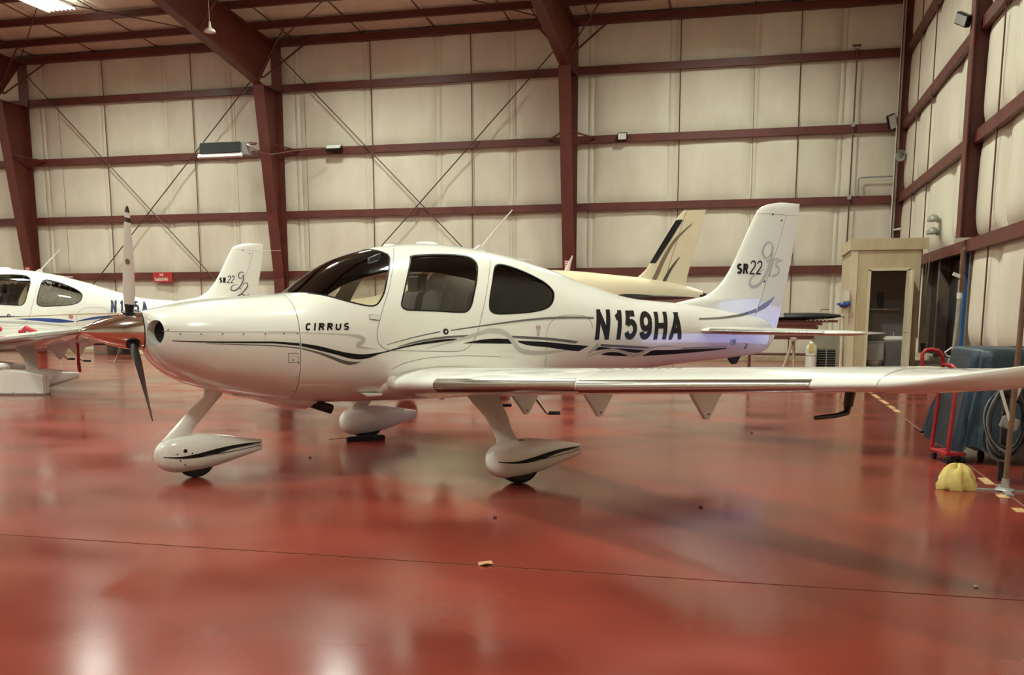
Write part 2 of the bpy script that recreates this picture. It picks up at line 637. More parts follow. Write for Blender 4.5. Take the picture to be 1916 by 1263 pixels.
struct(MB().b2((XR - .04, 10.9, 0), (XR + .30, 11.0, 2.5)).b2((XR - .04, 13.4, 0), (XR + .30, 13.5, 2.5)).b2(
    (XR - .04, 10.9, 1.35), (XR + .30, 13.5, 1.45)).build('trim_1', M_BRONZE))
pl = bpy.data.lights.new('doorway_portal', 'AREA')
pl.shape = 'RECTANGLE'
pl.size, pl.size_y = 1.35, 2.4
pl.cycles.is_portal = True
po = bpy.data.objects.new('doorway_portal', pl)
COL.objects.link(po)
po.location = (XR + .28, 12.2, .675)
po.rotation_euler = (0, PI / 2, 0)

# glazed opening in the right wall
wn = struct(MB().b2((XR + .24, 19.3, .42), (XR + .29, 24.6, 2.56)).build('window_1', M_DARK))
for (y0, y1) in ((22.62, 24.5), (20.55, 22.3), (19.4, 20.3)):
    MB().b2((XR + .10, y0, .46), (XR + .13, y1, 2.52)).build('pane', M_NAVYGLASS, wn)
for (y, w_) in ((24.55, .1), (22.46, .18), (19.35, .12)):
    MB().b2((XR - .10, y - w_ / 2, .42), (XR + .2, y + w_ / 2, 2.56)).build('window_post', M_BRONZE, wn)
MB().b2((XR - .14, 19.2, 2.50), (XR + .2, 24.7, 2.68)).build('window_header', M_BRONZE, wn)
MB().b2((XR - .14, 19.2, .34), (XR + .2, 24.7, .44)).build('window_sill', M_TANTRIM, wn)
MB().b2((XR + .02, 20.36, .46), (XR + .08, 20.50, 2.5)).build('blue_stile', M_BRIGHTBLUE, wn)

# ---- remaining shell
struct(MB().b2((XL - .3, YF - .3, 0), (XR + .3, YF, 11.5)).build('wall_front', M_WALL))
struct(MB().b2((XL - .3, YF, 0), (XL, D, 11.5)).build('wall_left', M_WALL))
cl = MB()
for (ya, yb) in ((D + .3, 10.0), (10.0, YF - .3)):
    za, zb_ = zroof(ya) + .02, zroof(yb) + .02
    cl.add([(XL - .3, ya, za), (XR + .3, ya, za), (XR + .3, yb, zb_), (XL - .3, yb, zb_),
            (XL - .3, ya, za + .2), (XR + .3, ya, za + .2), (XR + .3, yb, zb_ + .2), (XL - .3, yb, zb_ + .2)],
           [(0, 1, 2, 3), (7, 6, 5, 4), (0, 4, 5, 1), (1, 5, 6, 2), (2, 6, 7, 3), (3, 7, 4, 0)])
cl = struct(cl.build('ceiling', M_CEIL, smooth=0))
PUR = [27.65, 26.1, 24.5, 22.9, 21.3, 19.7, 18.1]
py = [D - .05] + PUR
ang = math.atan(-1 / 12)
for i in range(len(py) - 1):
    for k in range(len(xs) - 1):
        if xs[k] < -27:
            continue
        o = panel(PZ, (xs[k + 1], py[i + 1], zroof(py[i + 1]) + .015), (xs[k] - xs[k + 1], py[i] - py[i + 1], 1), cl,
                  (ang, 0, 0))
for k, x in enumerate(xs[1:-1]):
    MB().tube([(x, D - .1, zroof(D - .1) - .015), (x + .01, 24, zroof(24) - .015), (x, 18, zroof(18) - .015)], .014, 5).build('seam_strip', M_CABLE, cl)
for y in PUR + [15, 12, 8, 4, 0, -4]:
    z = zroof(y)
    MB().b2((XL, y - .03, z - .22), (XR, y + .03, z - .02)).b2((XL, y - .09, z - .225), (XR, y + .03, z - .212)).build('purlin', M_STEEL, cl)
for i in range(2):
    for (ya, yb) in ((28.7, 19.8), (19.8, 28.7)):
        MB().tube([(COLX[i + 1] + .1, ya, zroof(ya) - .30), (COLX[i] - .1, yb, zroof(yb) - .30)], .016, 6).build('roof_brace', M_CABLE, cl)
MB().b2((XL, D - .24, 9.40), (XR, D - .02, 9.60)).build('eave_strut', M_STEEL, cl)

# ---- rigid frames: tapered column and rafter
FL = ['red-brown tapered steel column with rafter at the far left edge of the back wall',
      'red-brown tapered steel column with rafter carrying the infrared heater',
      'red-brown steel column with rafter standing behind the white airplane cabin']
for ci, cx in enumerate(COLX):
    t = thing('steel_column', FL[2 - ci], 'steel column', (cx, D - .2, 0), group='hangar columns')
    wcol = lambda z: max(.32, -.05 + .156 * z)
    # local coords: x across, y to the wall
    mb = MB()
    a = [(-.008, .0), (.008, .0)]
    z0, z1 = 0.0, 8.05
    y0, y1 = -wcol(z0), -wcol(z1)

    def slab(pts, x0, x1):
        return MB().prism(pts, lambda p, q, d: (d, p, q), x0, x1)
    col = MB()
    zz = [0, 2.4, 8.05]
    inner = [(-wcol(z) + .0, z) for z in zz]
    outer = [(-.02, z) for z in reversed(zz)]
    col.prism(inner + outer, lambda p, q, d: (d, p, q), -.008, .008)
    for i in range(2):
        (ya, za), (yb, zb_) = inner[i], inner[i + 1]
        col.prism([(ya - .02, za), (yb - .02, zb_), (yb, zb_), (ya, za)], lambda p, q, d: (d, p, q), -.17, .17)
    col.b2((-.17, -.03, 0), (.17, -.01, 9.40))
    col.b2((-.17, -.45, 0), (.17, 0, .03))
    col.build('column', M_STEEL, t, smooth=0)
    raf = MB()
    lo = [(-wcol(8.05) - .02, 8.05), (22.7 - D + .2, 8.95), (10 - D + .2, 10.15), (0 - D + .2, 9.4)]
    hi = [(-.03, 9.38)] + [(yy - D + .2, zroof(yy) - .24) for yy in (22.7, 10, 0)]
    for i in range(3):
        raf.prism([lo[i], lo[i + 1], hi[i + 1], hi[i]], lambda p, q, d: (d, p, q), -.008, .008)
        raf.prism([lo[i], lo[i + 1], (lo[i + 1][0], lo[i + 1][1] + .02), (lo[i][0], lo[i][1] + .02)],
                  lambda p, q, d: (d, p, q), -.14, .14)
        raf.prism([hi[i], hi[i + 1], (hi[i + 1][0], hi[i + 1][1] - .02), (hi[i][0], hi[i][1] - .02)],
                  lambda p, q, d: (d, p, q), -.14, .14)
    raf.prism([(-wcol(8.05), 8.03), (-.03, 8.03), (-.03, 8.05), (-wcol(8.05), 8.05)], lambda p, q, d: (d, p, q), -.14, .14)
    raf.build('rafter', M_STEEL, t, smooth=0)
    for sx in (-1, 1):
        for yy in (27.65, 24.5):
            zl = 8.07 + (27.9 - yy) * .174
            MB().tube([(sx * .02, yy - D + .2, zl + .1), (sx * 1.0, yy - D + .2, zroof(yy) - .12)], .022, 6).build('flange_brace', M_STEEL, t)
        MB().tube([(sx * .02, -.9, 8.3), (sx * 1.0, -.02, 9.42)], .03, 6).build('flange_brace', M_STEEL, t)
        MB().tube([(sx * .02, -wcol(6.3) + .1, 6.42), (sx * .75, .06, 6.28)], .025, 6).build('flange_brace', M_STEEL, t)
    if ci in (0, 2):
        sg = thing('column_sign', 'small red and white sign high on the %s steel column' % ('middle' if ci == 0 else 'far left'),
                   'sign', (cx - .02, D - .2 - wcol(2.8) - .024, 2.7))
        MB().b2((-.10, -.006, -.16), (.10, 0, .16)).build('plate', M_SIGN, sg)
        for k in range(5):
            MB().b2((-.075, -.009, .10 - k * .055), (.075 - .03 * (k % 2), -.006, .128 - k * .055)).build('lettering_bar', M_LETTER, sg)

# ---- cross bracing on the back wall
for i in (0, 1):
    xa, xb_ = COLX[i + 1] + .15, COLX[i] - .15
    nm = ['right of the heater column', 'left of the heater column'][i]
    for (p, q, w_) in ((xa, xb_, 'falling to the right'), (xb_, xa, 'rising to the right')):
        o = MB().tube([(p, D - .30, 9.1), (q, D - .30 - (.02 if w_[0] == 'r' else 0), .15)], .017, 6).build('brace_cable', M_CABLE)
        tag(o, 'thin steel brace rod %s, back wall bay %s' % (w_, nm), 'brace', 'cross bracing')

# ================================================================== LAMPS
def lamp_fixture():
    t = thing('ceiling_light', 'lit', 'light', (0, 0, 0))
    MB().b2((-.42, -.64, 0), (.42, .64, .07)).build('housing', M_REFL, t, bevel=.01)
    for sx in (-1, 1):
        MB().add([(sx * .42, -.64, 0), (sx * .42, .64, 0), (sx * .50, .64, -.07), (sx * .50, -.64, -.07),
                  (sx * .43, -.64, .01), (sx * .43, .64, .01), (sx * .51, .64, -.06), (sx * .51, -.64, -.06)],
                 [(0, 1, 2, 3), (7, 6, 5, 4), (0, 4, 5, 1), (2, 6, 7, 3), (0, 3, 7, 4), (1, 5, 6, 2)]).build('side_reflector', M_REFL, t)
    tm = MB().tube([(0, -.6, 0), (0, .6, 0)], .016, 8).mesh('tube')
    tm.materials.append(M_TUBE)
    for k in range(6):
        o = link('tube', tm, None, t)
        o.location = (-.34 + k * .136, 0, -.03)
    for sx in (-.36, .36):
        MB().tube([(sx, 0, .07), (sx, 0, .22)], .006, 5).build('hanger', M_GALV, t)
    return t


ld = bpy.data.lights.new('tube_glow', 'AREA')
ld.shape = 'RECTANGLE'
ld.size, ld.size_y = .78, 1.2
ld.energy = LAMP_POWER * .66
ld.color = LAMP_COLOR
ld.spread = math.radians(152)
ld2 = ld.copy()
ld2.energy = LAMP_POWER * 1.12
lu = bpy.data.lights.new('added_uplight', 'AREA')  # upward light added above each closed housing to brighten the ceiling
lu.shape = 'RECTANGLE'
lu.size, lu.size_y = .6, 1.1
lu.energy = 55
lu.color = LAMP_COLOR
lf = lamp_fixture()
first = True
NX = {-28.6: 'outermost left bay', -19.4: 'bay left of the heater column', -11.2: 'bay above the white airplane', -1.3: 'bay nearest the right wall'}
NY = {26.0: 'nearest the back wall', 17.5: 'second from back wall', 9.0: 'third from back wall', 0.5: 'farthest from back wall'}
for lx in NX:
    for ly in NY:
        t = lf if first else copy_tree(lf)
        first = False
        t.location = (lx + (.30 if lx == -19.4 else 0), ly - 1.55 if ly == 26.0 else ly, zroof(ly) - (.20 if ly == 26.0 else .42))
        tag(t, 'lit ceiling light, %s, %s' % (NX[lx], NY[ly]), 'light', 'hangar ceiling lights')
        lo_ = bpy.data.objects.new('tube_glow', ld if ly == 26.0 else ld2)
        COL.objects.link(lo_)
        lo_.parent = t
        lo_.location = (0, 0, -.055)
        lv_ = bpy.data.objects.new('added_uplight', lu)
        COL.objects.link(lv_)
        lv_.parent = t
        lv_.location = (0, 0, .08)
        lv_.rotation_euler = (PI, 0, 0)

# ================================================================== LOW-WING AIRPLANE
# s = metres aft of the spinner tip, t = metres to port, z = height above the floor
# rows: s, top, bottom, half width, height of greatest width, exponent above, exponent below
FT=[
(0.475,1.400,1.085,0.160,1.243,2.0,2.0),
(0.498,1.408,1.045,0.270,1.235,2.2,2.2),
(0.533,1.415,0.985,0.350,1.225,2.3,2.3),
(0.588,1.427,0.925,0.410,1.215,2.35,2.3),
(0.680,1.450,0.855,0.465,1.200,2.4,2.3),
(0.820,1.478,0.790,0.512,1.185,2.4,2.3),
(1.000,1.500,0.735,0.550,1.170,2.4,2.4),
(1.250,1.525,0.680,0.585,1.155,2.4,2.4),
(1.450,1.541,0.645,0.605,1.145,2.4,2.4),
(1.600,1.552,0.620,0.618,1.140,2.4,2.5),
(1.665,1.560,0.615,0.621,1.140,2.38,2.5),
(1.830,1.672,0.603,0.634,1.140,2.3,2.5),
(1.990,1.785,0.597,0.644,1.140,2.25,2.6),
(2.150,1.865,0.592,0.652,1.140,2.25,2.6),
(2.310,1.923,0.589,0.658,1.140,2.25,2.6),
(2.480,1.965,0.586,0.662,1.140,2.3,2.6),
(2.645,1.996,0.583,0.665,1.140,2.3,2.6),
(2.810,2.013,0.580,0.665,1.140,2.3,2.6),
(3.000,2.024,0.578,0.662,1.140,2.3,2.6),
(3.160,2.022,0.578,0.656,1.140,2.3,2.6),
(3.340,2.009,0.582,0.646,1.140,2.3,2.6),
(3.520,1.992,0.588,0.632,1.140,2.3,2.6),
(3.710,1.966,0.598,0.612,1.140,2.3,2.6),
(3.900,1.932,0.612,0.588,1.140,2.25,2.5),
(4.090,1.888,0.628,0.560,1.140,2.2,2.5),
(4.290,1.838,0.646,0.528,1.140,2.15,2.4),
(4.490,1.785,0.666,0.494,1.140,2.1,2.4),
(4.650,1.731,0.682,0.466,1.140,2.1,2.3),
(4.870,1.671,0.703,0.428,1.142,2.1,2.3),
(5.085,1.613,0.724,0.391,1.144,2.1,2.2),
(5.300,1.560,0.745,0.354,1.146,2.1,2.2),
(5.530,1.526,0.768,0.316,1.148,2.1,2.2),
(5.760,1.509,0.790,0.279,1.150,2.1,2.2),
(5.990,1.495,0.812,0.244,1.152,2.1,2.2),
(6.240,1.478,0.830,0.208,1.155,2.1,2.2),
(6.500,1.455,0.845,0.172,1.158,2.1,2.2),
(6.800,1.420,0.862,0.132,1.160,2.1,2.1),
(7.100,1.380,0.885,0.093,1.165,2.0,2.0),
(7.350,1.330,0.915,0.060,1.160,2.0,2.0),
(7.500,1.260,0.975,0.036,1.130,2.0,2.0),
(7.555,1.200,1.040,0.020,1.120,2.0,2.0),
]

_S = [r[0] for r in FT]
f_zt, f_zb, f_hw, f_zc, f_nt, f_nb = [pchip(_S, [r[i] for r in FT]) for i in range(1, 7)]


def AP(s, t, z):
    return (s - 3.0, -t, z)


def FUS(s, z):
    c = f_zc(s)
    if z >= c:
        u, n = (z - c) / (f_zt(s) - c), f_nt(s)
    else:
        u, n = (c - z) / (c - f_zb(s)), f_nb(s)
    return 0.0 if u >= 1 else f_hw(s) * (1 - u ** n) ** (1 / n)


def on_fus(s, z, e=0.0022):
    return AP(s, FUS(s, z) + e, z)


def ring(s, inset=0.0, n=76):
    out = []
    c, w = f_zc(s), max(.004, f_hw(s) - inset)
    a_, b_ = max(.004, f_zt(s) - inset - c), max(.004, c - f_zb(s) - inset)
    for k in range(n):
        a = 2 * PI * (k + .5) / n
        ca, sa = math.cos(a), math.sin(a)
        e = f_nt(s) if sa >= 0 else f_nb(s)
        out.append(AP(s, w * math.copysign(abs(ca) ** (2 / e), ca), c + (a_ if sa >= 0 else b_) * math.copysign(abs(sa) ** (2 / e), sa)))
    return out


def frange(a, b, step):
    n = max(1, round((b - a) / step))
    return [a + (b - a) * i / n for i in range(n + 1)]


def evaluated(obj):
    dg = bpy.context.evaluated_depsgraph_get()
    dg.update()
    return bpy.data.meshes.new_from_object(obj.evaluated_get(dg))


def boolean(base_me, cutter_me, op, thick=None):
    a = bpy.data.objects.new('tmp_a', base_me)
    b = bpy.data.objects.new('tmp_b', cutter_me)
    COL.objects.link(a)
    COL.objects.link(b)
    if thick:
        so = a.modifiers.new('s', 'SOLIDIFY')
        so.thickness = thick
        so.offset = -1
    m = a.modifiers.new('b', 'BOOLEAN')
    m.operation = op
    m.object = b
    m.solver = 'EXACT'
    me = evaluated(a)
    bpy.data.objects.remove(a)
    bpy.data.objects.remove(b)
    return me


def shell(s0, s1, step, inset=0.0, capr=False, extra=()):
    ss = sorted(set(frange(s0, s1, step)) | set(extra))
    mb = MB().loft([ring(s, inset) for s in ss], cap=False)
    if capr:
        n = 76
        e = (len(ss) - 1) * n
        mb.f.append(tuple(range(e, e + n)))
    return mb.mesh('shell', smooth=60)


W_DOOR = [(2.735, 1.886), (2.971, 1.906), (3.225, 1.908), (3.325, 1.885), (3.351, 1.825), (3.309, 1.717), (3.246, 1.579), (3.195, 1.458), (3.14, 1.400),
          (3.053, 1.391), (2.834, 1.402), (2.639, 1.409), (2.545, 1.415), (2.508, 1.449), (2.526, 1.514), (2.597, 1.675), (2.687, 1.841)]
W_QUART = [(3.542, 1.801), (3.599, 1.830), (3.67, 1.829), (3.817, 1.793), (3.981, 1.733), (4.107, 1.671), (4.175, 1.607), (4.180, 1.551), (4.125, 1.470),
           (4.029, 1.422), (3.858, 1.393), (3.636, 1.380), (3.464, 1.377), (3.400, 1.398), (3.384, 1.444), (3.41, 1.551), (3.488, 1.721)]
W_WIND = [(1.640, 1.5580), (1.716, 1.5570), (1.784, 1.549), (1.881, 1.530), (2.003, 1.493), (2.14, 1.458), (2.212, 1.446), (2.265, 1.450), (2.305, 1.475),
          (2.365, 1.556), (2.425, 1.687), (2.479, 1.792), (2.515, 1.870), (2.515, 1.905), (2.479, 1.935), (2.44, 1.955)]


def loop_smooth(p, n=5):
    q = smooth_line(p[-2:] + p + p[:3], n)
    return q[2 * n:2 * n + len(p) * n]


def cutter(poly, t0=-1.2, t1=1.2):
    return MB().prism(poly, lambda a, b, d: AP(a, d, b), t0, t1).mesh('cut')


P_DOOR = loop_smooth(W_DOOR)
P_QUART = loop_smooth(W_QUART)
P_WIND = smooth_line(W_WIND, 5) + [(2.44, 2.2), (1.50, 2.2), (1.50, 1.72)]


def naca(x, tc):
    return 5 * tc * (.2969 * math.sqrt(max(0, x)) - .126 * x - .3516 * x * x + .2843 * x ** 3 - .1036 * x ** 4)


def foil(n, tc, x0=0.0, x1=1.0, camber=0.02):
    """closed outline between chord fractions x0..x1: upper from rear to front, then lower"""
    xs_ = [x0 + (x1 - x0) * (1 - math.cos(PI * i / n)) / 2 for i in range(n + 1)]
    cm = lambda x: camber * 4 * x * (1 - x)
    up = [(x, cm(x) + naca(x, tc)) for x in reversed(xs_)]
    lo = [(x, cm(x) - naca(x, tc)) for x in xs_]
    if x0 == 0:
        lo = lo[1:]
    return up + lo


# wing sections: t, LE s, chord, LE z, thickness ratio
WS = [(.30, 2.20, 1.98, .742, .17), (.50, 2.30, 1.78, .752, .165), (.62, 2.40, 1.60, .762, .16), (.80, 2.437, 1.53, .775, .155), (1.4, 2.482, 1.44, .812, .155),
      (2.3, 2.553, 1.29, .868, .155), (3.15, 2.622, 1.16, .923, .15), (4.0, 2.690, 1.03, .979, .15), (4.97, 2.768, .90, 1.042, .145), (5.4, 2.803, .845, 1.072, .14)]
w_le, w_c, w_z, w_tc = [pchip([r[0] for r in WS], [r[i] for r in WS]) for i in range(1, 5)]
DROOP = 3.15


def wing_pt(t, x, y, sd, off=0.0):
    """chord fraction x, thickness fraction y -> point on the wing; the outboard cuff is carried 30 mm forward"""
    c = w_c(t)
    s, z = w_le(t) + x * c, w_z(t) + y * c - .02 * x * c
    if t > DROOP + .005 and x < .18:
        k = (1 - x / .18)
        s -= .028 * k
        z -= .012 * k
    return AP(s, sd * t, z)


def wing_part(ts, x0, x1, sd, n=40):
    return MB().loft([[wing_pt(t, x, y, sd) for x, y in foil(n, w_tc(t), x0, x1)] for t in ts])


FIN_LE = pchip([1.20, 1.470, 1.518, 1.562, 1.621, 1.705, 1.85, 2.04, 2.261, 2.474, 2.542, 2.600, 2.630, 2.646],
               [5.80, 6.00, 6.235, 6.481, 6.605, 6.721, 6.843, 6.964, 7.084, 7.205, 7.251, 7.36, 7.49, 7.62])
FIN_TE = pchip([.95, 1.045, 1.284, 1.838, 2.39, 2.646], [7.50, 7.564, 7.646, 7.779, 7.885, 7.915])
FIN_H = pchip([1.0, 1.211, 1.383, 2.263, 2.66], [7.16, 7.213, 7.262, 7.603, 7.74])


def fin_th(s, z):
    le, te = FIN_LE(z), FIN_TE(z)
    c = te - le
    tc = .095 if z > 1.9 else .095 * min(1.0, 1.35 / c)
    x = (s - le) / c
    k = 1.0 if z < 2.56 else max(.25, math.sqrt(max(0, 1 - ((z - 2.56) / .09) ** 2)))
    return c * naca(min(1, max(0, x)), tc) * k + .002


def on_fin(s, z):
    return AP(s, (fin_th(s, z) if s > FIN_LE(z) + .02 and z > 1.47 else max(FUS(s, z), fin_th(s, z))) + .003, z)


def on_tail(s, z):
    return AP(s, max(FUS(s, z), fin_th(s, z) if z > 1.22 and FIN_LE(z) < s else 0) + .003, z)


def fin_loft(fa, fb, zs, n=16):
    secs = []
    for z in zs:
        a, b = fa(z), fb(z)
        xs_ = [a + (b - a) * (1 - math.cos(PI * i / n)) / 2 for i in range(n + 1)]
        secs.append([AP(s, fin_th(s, z), z) for s in reversed(xs_)] + [AP(s, -fin_th(s, z), z) for s in xs_])
    return MB().loft(secs)


FPROF = [(0, .0), (.008, .28), (.03, .52), (.08, .77), (.16, .94), (.26, 1.0), (.38, .985), (.55, .87), (.72, .665), (.87, .46), (1.0, .29)]


def fairing(s0, L, t, zb_, zt_, hw_):
    """teardrop wheel fairing"""
    prof = FPROF
    g = pchip([p[0] for p in prof], [p[1] for p in prof])
    secs = []
    for i in range(33):
        u = (1 - math.cos(PI * i / 32)) / 2
        k = max(.02, g(u))
        zc_ = zb_ + (zt_ - zb_) * (.50 + .14 * (u - .35))
        hh = (zt_ - zb_) / 2
        wk = max(.02, g(u) * (1 - .35 * max(0, u - .5) * 2))
        q = []
        for a in range(28):
            an = 2 * PI * a / 28
            ca, sa = math.cos(an), math.sin(an)
            q.append(AP(s0 + u * L, t + hw_ * wk * math.copysign(abs(ca) ** .8, ca), zc_ + hh * k * math.copysign(abs(sa) ** .85, sa)))
        secs.append(q)
    return MB().loft(secs), g


def fair_t(s, z, s0, L, t, zb_, zt_, hw_, g):
    u = (s - s0) / L
    k = max(.02, g(u))
    wk = max(.02, g(u) * (1 - .35 * max(0, u - .5) * 2))
    zc_ = zb_ + (zt_ - zb_) * (.50 + .14 * (u - .35))
    v = min(.999, abs(z - zc_) / ((zt_ - zb_) / 2 * k))
    sa = v ** (1 / .85)
    return t + hw_ * wk * math.sqrt(max(0, 1 - sa * sa)) ** .8 + .0025


def wheel(name, s, t, r, w, root):
    prof = [(-w / 2, r * .55), (-w / 2, r * .82), (-w * .36, r * .97), (0, r), (w * .36, r * .97), (w / 2, r * .82), (w / 2, r * .55)]
    o = MB().lathe(prof, AP(s, t, r), (0, 1, 0), 32).build(name, M_RUBBER, root)
    MB().lathe([(-w * .42, r * .5), (-w * .30, r * .2), (w * .30, r * .2), (w * .42, r * .5)], AP(s, t, r), (0, 1, 0), 20).build('wheel_hub', M_GALV, o)
    return o


FAIR_N = (.512, .912, 0.0, .055, .372, .125)
FAIR_L = (2.770, .915, 1.65, .055, .372, .125)
FAIR_R = (2.770, .915, -1.65, .055, .372, .125)


def make_airplane():
    root = thing('airplane', 'x', 'airplane')
    # ---- fuselage shell with real window openings
    cut = MB()
    for p in (P_DOOR, P_QUART, P_WIND):
        cut.prism(p, lambda a, b, d: AP(a, d, b), -1.2, 1.2)
    sh = shell(1.604, 7.555, .055, capr=True)
    me = boolean(sh, cut.mesh('cuts'), 'DIFFERENCE', .022)
    me.name = 'fuselage'
    me.materials.clear()
    fin(me, 40)
    fus = link('fuselage', me, M_WHITE, root)
    # panes
    gs = shell(1.55, 4.6, .05, inset=.006)
    for nm, poly, mt in (('windshield', P_WIND, M_GLASS), ('door_window', P_DOOR, M_GLASS), ('quarter_window', P_QUART, M_GLASS2)):
        for sd in ((0,) if nm == 'windshield' else (1, -1)):
            t0, t1 = (-1.2, 1.2) if sd == 0 else ((.02, 1.2) if sd > 0 else (-1.2, -.02))
            g = boolean(gs.copy(), cutter(poly, t0, t1), 'INTERSECT', .004)
            g.name = nm
            g.materials.clear()
            fin(g, 40)
            link(nm, g, mt, root)
    for poly, nm in ((P_DOOR, 'window_seal'), (P_QUART, 'window_seal'), (smooth_line(W_WIND[1:14], 5), 'windshield_seal')):
        mb = MB()
        cl_ = poly + [poly[0], poly[1]] if nm == 'window_seal' else poly
        L, Rr = ribbon(cl_, .012)
        strip(mb, L, Rr, lambda a, b: on_fus(a, b, .0015))
        mb.build(nm, M_BLACK, fus, recalc=False)
    # ---- cowling with inlet holes
    ch = shell(.475, 1.598, .04, extra=(.4785, .482, .487, .498, .51, .522, .533, .56))
    ic = MB()
    for sd in (1, -1):
        c0 = Vector(AP(.515, sd * .318, 1.235))
        ax = Vector((-.80, -sd * .60, 0)).normalized()
        ic.lathe([(-.30, .098), (.25, .098)], c0, ax, 28)
    cme = boolean(ch, ic.mesh('ic'), 'DIFFERENCE', .012)
    cme.name = 'cowling'
    cme.materials.clear()
    fin(cme, 40)
    cow = link('cowling', cme, M_WHITE, root)
    for sd in (1, -1):
        c0 = Vector(AP(.515, sd * .318, 1.235))
        ax = Vector((-.80, -sd * .60, 0)).normalized()
        MB().lathe([(-.20, .001), (-.20, .094), (-.02, .0965)], c0, ax, 28, cap=False).build('inlet_duct', M_WHITE2, cow)
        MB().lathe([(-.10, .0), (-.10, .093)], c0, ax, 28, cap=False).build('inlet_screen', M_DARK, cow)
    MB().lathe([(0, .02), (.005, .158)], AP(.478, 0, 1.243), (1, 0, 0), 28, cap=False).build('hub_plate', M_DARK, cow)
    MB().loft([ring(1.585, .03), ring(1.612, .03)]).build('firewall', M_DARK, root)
    # belly outlet ramp and exhaust pipe
    secs = []
    for s, zb_, w in ((1.15, .690, .16), (1.35, .645, .24), (1.55, .580, .27), (1.70, .546, .27), (1.80, .536, .26), (1.87, .556, .24)):
        secs.append([AP(s, w * math.cos(a), max(zb_, zb_ + (.72 - zb_) * (1 + math.sin(a))) if False else .70 + (zb_ - .70) * max(0, -math.sin(a)) ** .6 + .02 * max(0, math.sin(a)))
                     for a in [2 * PI * k / 24 for k in range(24)]])
    MB().loft(secs).build('belly_outlet', M_WHITE, cow)
    ex = MB()
    o0, o1 = Vector(AP(1.84, .16, .600)), Vector(AP(2.02, .16, .535))
    ex.lathe([(0, .043), ((o1 - o0).length, .043), ((o1 - o0).length, .035), (.02, .035)], o0, (o1 - o0), 18, cap=False)
    ex.build('exhaust_pipe', mat('sooty_steel', (.03, .028, .026), .6, metal=.5, var=.2), root)
    # ---- wings
    for sd, nm in ((1, 'left wing'), (-1, 'right wing')):
        ts = [.30, .40, .50, .56, .62, .70, .80, 1.0, 1.4, 1.8, 2.3, 2.7, 3.0, 3.14, 3.16, 3.2, 3.6, 4.0, 4.5, 4.97, 5.2, 5.4]
        wg = wing_part(ts, 0, .745, sd).build('wing', M_WHITE, root, smooth=30)
        wing_part([t for t in ts if .7 <= t <= 3.0], .75, 1.0, sd, 8).build('flap', M_WHITE, wg, smooth=30)
        wing_part([3.03, 3.2, 3.6, 4.0, 4.5, 4.97, 5.2, 5.38], .75, 1.0, sd, 8).build('aileron', M_WHITE, wg, smooth=30)
        wing_part([.30, .40, .50, .56, .62, .69], .745, 1.0, sd, 8).build('wing_root_fairing', M_WHITE, wg, smooth=30)
        # raked tip: flat on top, belly curving up to the end
        secs = []
        for i in range(17):
            k = i / 16
            t = 5.405 + .60 * k
            le = 2.775 + .11 * k + .42 * max(0, k - .35) ** 2.4 / .65 ** 2.4
            te = 2.803 + .845 - .06 * k
            c = max(.05, te - le)
            m_ = k * k * (3 - 2 * k)
            zz = w_z(5.4) - .012 + .0652 * (t - 5.4) + .058 * m_ + .035 * max(0, k - .6) ** 2 / .16
            end = 1.0 if k < .8 else math.sqrt(max(.02, 1 - ((k - .8) / .2) ** 2))
            tc = .14 * .845 / c * end
            secs.append([AP(le + x * c, sd * t, zz + (y * (1 - .9 * m_) if y > 0 else y * (1 + .75 * m_)) * c - .02 * x * c) for x, y in foil(24, tc)])
        MB().loft(secs).build('wing_tip', M_WHITE, wg, smooth=40)
        MB().tube([AP(3.56, sd * 5.98, 1.185), AP(3.70, sd * 5.985, 1.185)], .012, 6).build('static_wick', M_PALE, wg)
        # de-icing strips along the leading edge
        for (ta, tb) in ((1.30, 3.12), (3.17, 5.02)):
            sec = []
            for t in frange(ta, tb, .06):
                pts = []
                for q in range(-8, 9):
                    x = (abs(q) / 8) ** 1.7 * (.022 if q < 0 else .030)
                    th = naca(x, w_tc(t)) + .0038
                    cmb = .02 * 4 * x * (1 - x)
                    pts.append(Vector(wing_pt(t, x - .0040 * (1 - abs(q) / 8), cmb + (th if q < 0 else -th), sd)))
                sec.append(pts)
            MB().loft(sec, cap=False, closed=False).build('deicing_strip', M_TKS, wg, smooth=60)
        # flap track brackets: thin triangular plates under the trailing edge
        for (s, t, zt_, zb_, w) in ((3.62, .86, .70, .470, .40), (3.58, 2.06, .79, .560, .38), (3.50, 3.42, .87, .672, .34)):
            mb = MB()
            poly = [(s - w * .55, zt_ + .04), (s + w * .5, zt_ + .04), (s + .038, zb_ + .02), (s + .022, zb_), (s - .012, zb_), (s - .032, zb_ + .03)]
            mb.prism(poly, lambda a, b, d: AP(a, d, b), sd * t - .018, sd * t + .018)
            hb = mb.build('flap_bracket', M_WHITE, wg, bevel=.004)
            MB().lathe([(-.022, .007), (.022, .007)], AP(s + .012, sd * t, zb_ + .035), (0, 1, 0), 10).build('hinge_bolt', M_BLACK, hb)
        if sd > 0:
            MB().tube([AP(3.20, 4.90, 1.03), AP(3.20, 4.88, .90)], [.030, .026], 12).build('pitot_mast', M_PBLACK, wg)
            MB().tube([AP(3.20, 4.88, .91), AP(3.20, 4.872, .862), AP(3.13, 4.868, .850), AP(2.97, 4.866, .846)], [.022, .018, .013, .012], 10).build('pitot_tube', M_PBLACK, wg)
            MB().lathe([(0, .022), (.004, .022)], AP(2.92, 1.20, .735), (0, -1, -.6), 14).build('tie_down_ring', M_BLACK, wg)
        # small rounded bump fairing at the wing root
        MB().ellipsoid(AP(2.425, sd * .60, .785), (.055, .047, .064), 20, 12).build('root_pod', M_WHITE, wg)
